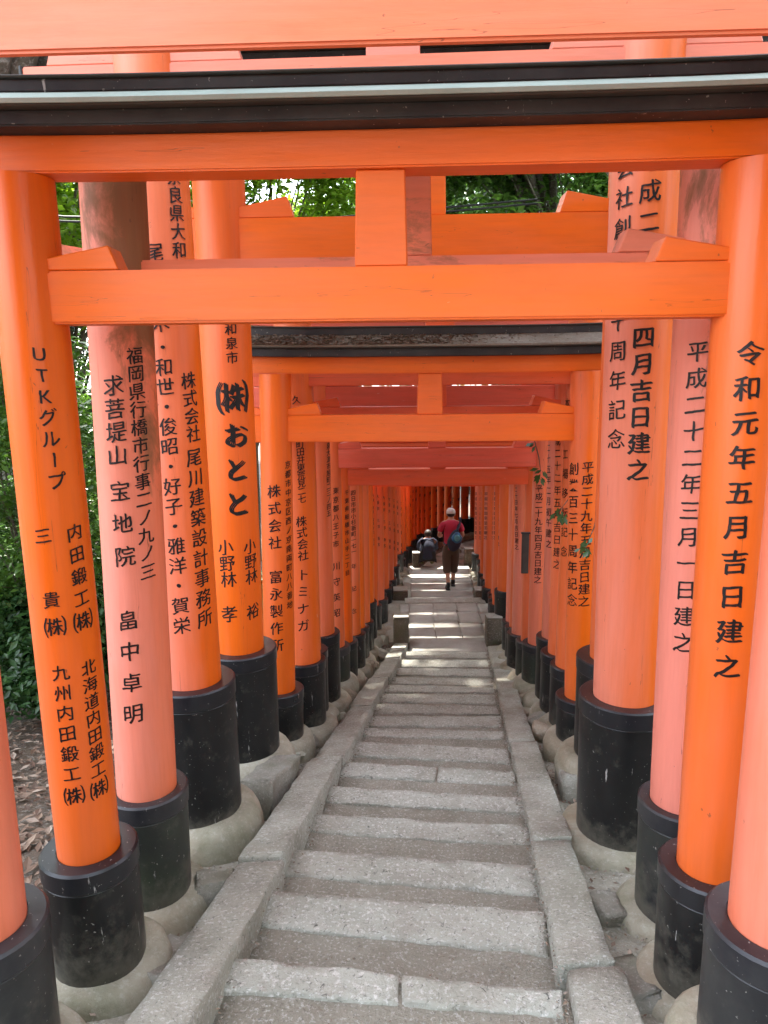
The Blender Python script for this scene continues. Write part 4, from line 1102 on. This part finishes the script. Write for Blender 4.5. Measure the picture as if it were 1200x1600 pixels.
# hair below the cap
bm = bmesh.new(); bmesh.ops.create_uvsphere(bm, u_segments=18, v_segments=12, radius=1)
for v in bm.verts: v.co = Vector((v.co.x * .08, v.co.y * .092 + .068, v.co.z * .085 + 1.495))
bmesh.ops.bisect_plane(bm, geom=bm.verts[:] + bm.edges[:] + bm.faces[:], plane_co=(0, .09, 1.47), plane_no=(0, 1, -.4), clear_outer=True)
bm_obj('hair', bm, hair_m, man, True)
bm = bmesh.new(); bmesh.ops.create_uvsphere(bm, u_segments=20, v_segments=14, radius=1)
for v in bm.verts: v.co = Vector((v.co.x * .092, v.co.y * .108 + .078, v.co.z * .085 + 1.52))
bmesh.ops.bisect_plane(bm, geom=bm.verts[:] + bm.edges[:] + bm.faces[:], plane_co=(0, .07, 1.495), plane_no=(0, -.1, -1), clear_outer=True)
capo = bm_obj('cap', bm, cap_m, man, True)
V, Fc = gridbox(box8(-.075, .075, .16, .25, 1.495, 1.503), (4, 3, 1), .004, .001, 0); mesh_obj('cap_brim', V, Fc, cap_m, capo, True)
JS = [(0, 0, .79, (.16, .125)), (0, 0, .80, (.155, .118)), (0, .0, .92, (.15, .112)), (0, .005, 1.05, (.148, .112)), (0, .015, 1.2, (.165, .118)), (0, .03, 1.315, (.105, .085)), (0, .045, 1.372, (.062, .062)),
      (-.17, .02, 1.285, (.072, .068)), (-.225, .01, 1.13, (.065, .065)), (.17, .02, 1.285, (.072, .068)), (.225, .01, 1.13, (.065, .065))]
skin_mesh('shirt', JS, [(0,1),(1,2),(2,3),(3,4),(4,5),(5,6),(5,7),(7,8),(5,9),(9,10)], red_m, man, None, 2)
JT = [(0, 0, .96, (.135, .10)), (0, 0, .86, (.145, .112)), (-.08, .0, .74, (.108, .108)), (-.078, .03, .46, (.085, .088)), (-.07, -.03, .30, (.08, .08)), (.08, .0, .74, (.108, .108)), (.078, .09, .46, (.085, .088)), (.07, .115, .28, (.08, .08))]
skin_mesh('trousers', JT, [(0,1),(1,2),(2,3),(3,4),(1,5),(5,6),(6,7)], brown_m, man, None, 2)
for (ax_, ay, hx, lift) in ((-.055, -.10, -.06, 0), (.06, .16, .065, 0)):
    JH = [(ax_, ay - .0, .16, (.042, .045)), (ax_, ay - .01, .06, (.045, .05)), (hx, ay + .08, .045, (.046, .042)), (hx, ay + .155, .034, (.042, .03))]
    so = skin_mesh('shoe', JH, [(0,1),(1,2),(2,3)], shoe_m, man, None, 2)
    V, Fc = gridbox(box8(hx - .042, hx + .042, ay - .05, ay + .185, 0.0, .02), (2, 4, 1), .008, .001, 0); mesh_obj('sole', V, Fc, shoe_m, so, True)
# sling bag on the back
bag = empty('sling_bag', (fp.x + .055, fp.y - .15, -4.22 + 1.0)); tag(bag, 'blue and dark navy sling bag worn across the back of the man in red', 'bag')
bm = bmesh.new(); bmesh.ops.create_uvsphere(bm, u_segments=20, v_segments=14, radius=1)
for v in bm.verts:
    z = v.co.z; w = .115 * (1 - .38 * max(0, z)); v.co = Vector((v.co.x * w + .02 * z, v.co.y * .06, z * .19 - .0))
bm_obj('pouch', bm, navy_m, bag, True)
bm = bmesh.new(); bmesh.ops.create_uvsphere(bm, u_segments=16, v_segments=12, radius=1)
for v in bm.verts: v.co = Vector((v.co.x * .085 * (1 - .4 * max(0, v.co.z)) + .03, v.co.y * .04 - .045, v.co.z * .10 + .06))
pk = bm_obj('front_pocket', bm, blue_m, bag, True)
bm = bmesh.new(); bmesh.ops.create_uvsphere(bm, u_segments=12, v_segments=8, radius=1)
for v in bm.verts: v.co = Vector((v.co.x * .05 + .035, v.co.y * .02 - .075, v.co.z * .06 + .06))
bm_obj('panel', bm, teal_m, pk, True)
bm = bmesh.new(); tube(bm, [(.03, -.02, .16), (.08, .04, .27), (.105, .12, .345), (.10, .22, .34)], [.022] * 4, 8); bm_obj('strap', bm, navy_m, bag, True)
bm = bmesh.new(); tube(bm, [(-.07, -.01, -.05), (-.14, .06, -.09), (-.165, .15, -.06)], [.014] * 3, 8); bm_obj('strap', bm, navy_m, bag, True)

bag.scale = (1.22, 1.15, 1.15)

# crouching person in navy
cp = atZ(668, 887, -4.22)
cr = empty('person', (cp.x, cp.y + .1, -4.22)); tag(cr, 'person in dark navy clothes crouching beside the far stone post', 'person')
navyc = flat_mat('navy_clothes', (.018, .022, .045), .8, .2); darkp = flat_mat('dark_trousers', (.02, .018, .02), .8, .2); yshoe = flat_mat('olive_shoes', (.16, .15, .05), .7)
J2 = [(0, 0, .22, (.13, .12)), (.01, .075, .36, (.05, .05)), (.02, .17, .50, (.06, .06)), (.03, .21, .56, (.07, .06)), (.03, .24, .61, (.05, .05)), (.03, .27, .67, (.07, .08)), (.03, .28, .725, (.05, .06)),
      (-.15, .18, .52, (.05, .05)), (-.18, .26, .34, (.035, .035)), (-.08, .38, .28, (.026, .026)), (-.05, .42, .27, (.028, .018)),
      (.19, .18, .52, (.05, .05)), (.22, .26, .34, (.035, .035)), (.12, .38, .28, (.026, .026)), (.09, .42, .27, (.028, .018)),
      (-.09, .02, .22, (.08, .08)), (-.14, .33, .40, (.055, .055)), (-.10, .12, .07, (.035, .035)), (-.11, .26, .035, (.035, .025)),
      (.09, .02, .22, (.08, .08)), (.16, .33, .40, (.055, .055)), (.11, .12, .07, (.035, .035)), (.12, .26, .035, (.035, .025))]
E2 = [(0,1),(1,2),(2,3),(3,4),(4,5),(5,6),(3,7),(7,8),(8,9),(9,10),(3,11),(11,12),(12,13),(13,14),(0,15),(15,16),(16,17),(17,18),(0,19),(19,20),(20,21),(21,22)]
J2f, E2f = list(J2), list(E2)
fingers(J2f, E2f, 10, 9, -1); fingers(J2f, E2f, 14, 13, 1)
skin_mesh('body', J2f, E2f, skin_m, cr, None, 2)
skin_mesh('jacket', [(0, -.03, .14, (.16, .15)), (0, 0, .24, (.16, .15)), (.01, .055, .37, (.155, .13)), (.02, .15, .50, (.17, .135)), (.03, .205, .565, (.09, .08)), (-.155, .18, .515, (.065, .062)), (-.185, .26, .345, (.05, .05)), (-.10, .36, .29, (.04, .04)), (.195, .18, .515, (.065, .062)), (.225, .26, .345, (.05, .05)), (.14, .36, .29, (.04, .04))],
          [(0,1),(1,2),(2,3),(3,4),(4,5),(5,6),(6,7),(4,8),(8,9),(9,10)], navyc, cr, None, 2)
skin_mesh('trousers', [(0, -.01, .21, (.15, .13)), (-.1, .03, .23, (.1, .1)), (-.14, .32, .39, (.075, .075)), (-.10, .15, .13, (.055, .055)), (.1, .03, .23, (.1, .1)), (.16, .32, .39, (.075, .075)), (.11, .15, .13, (.055, .055))],
          [(0,1),(1,2),(2,3),(0,4),(4,5),(5,6)], darkp, cr, None, 2)
bm = bmesh.new(); bmesh.ops.create_uvsphere(bm, u_segments=20, v_segments=14, radius=1)
for v in bm.verts:
    q = Vector((v.co.x * .175, v.co.y * .13, v.co.z * .25)); q.rotate(Matrix.Rotation(R(-24), 3, 'X')); v.co = q + Vector((.01, .085, .38))
bm_obj('jacket_back', bm, navyc, cr, True)
bm = bmesh.new(); bmesh.ops.create_uvsphere(bm, u_segments=16, v_segments=12, radius=1)
for v in bm.verts: v.co = Vector((v.co.x * .085 + .03, v.co.y * .095 + .262, v.co.z * .09 + .685))
bm_obj('hair', bm, hair_m, cr, True)
for sx in (-.105, .115):
    skin_mesh('shoe', [(sx, .10, .07, (.04, .045)), (sx, .19, .045, (.045, .04)), (sx, .28, .035, (.04, .03))], [(0,1),(1,2)], yshoe, cr, None, 2)
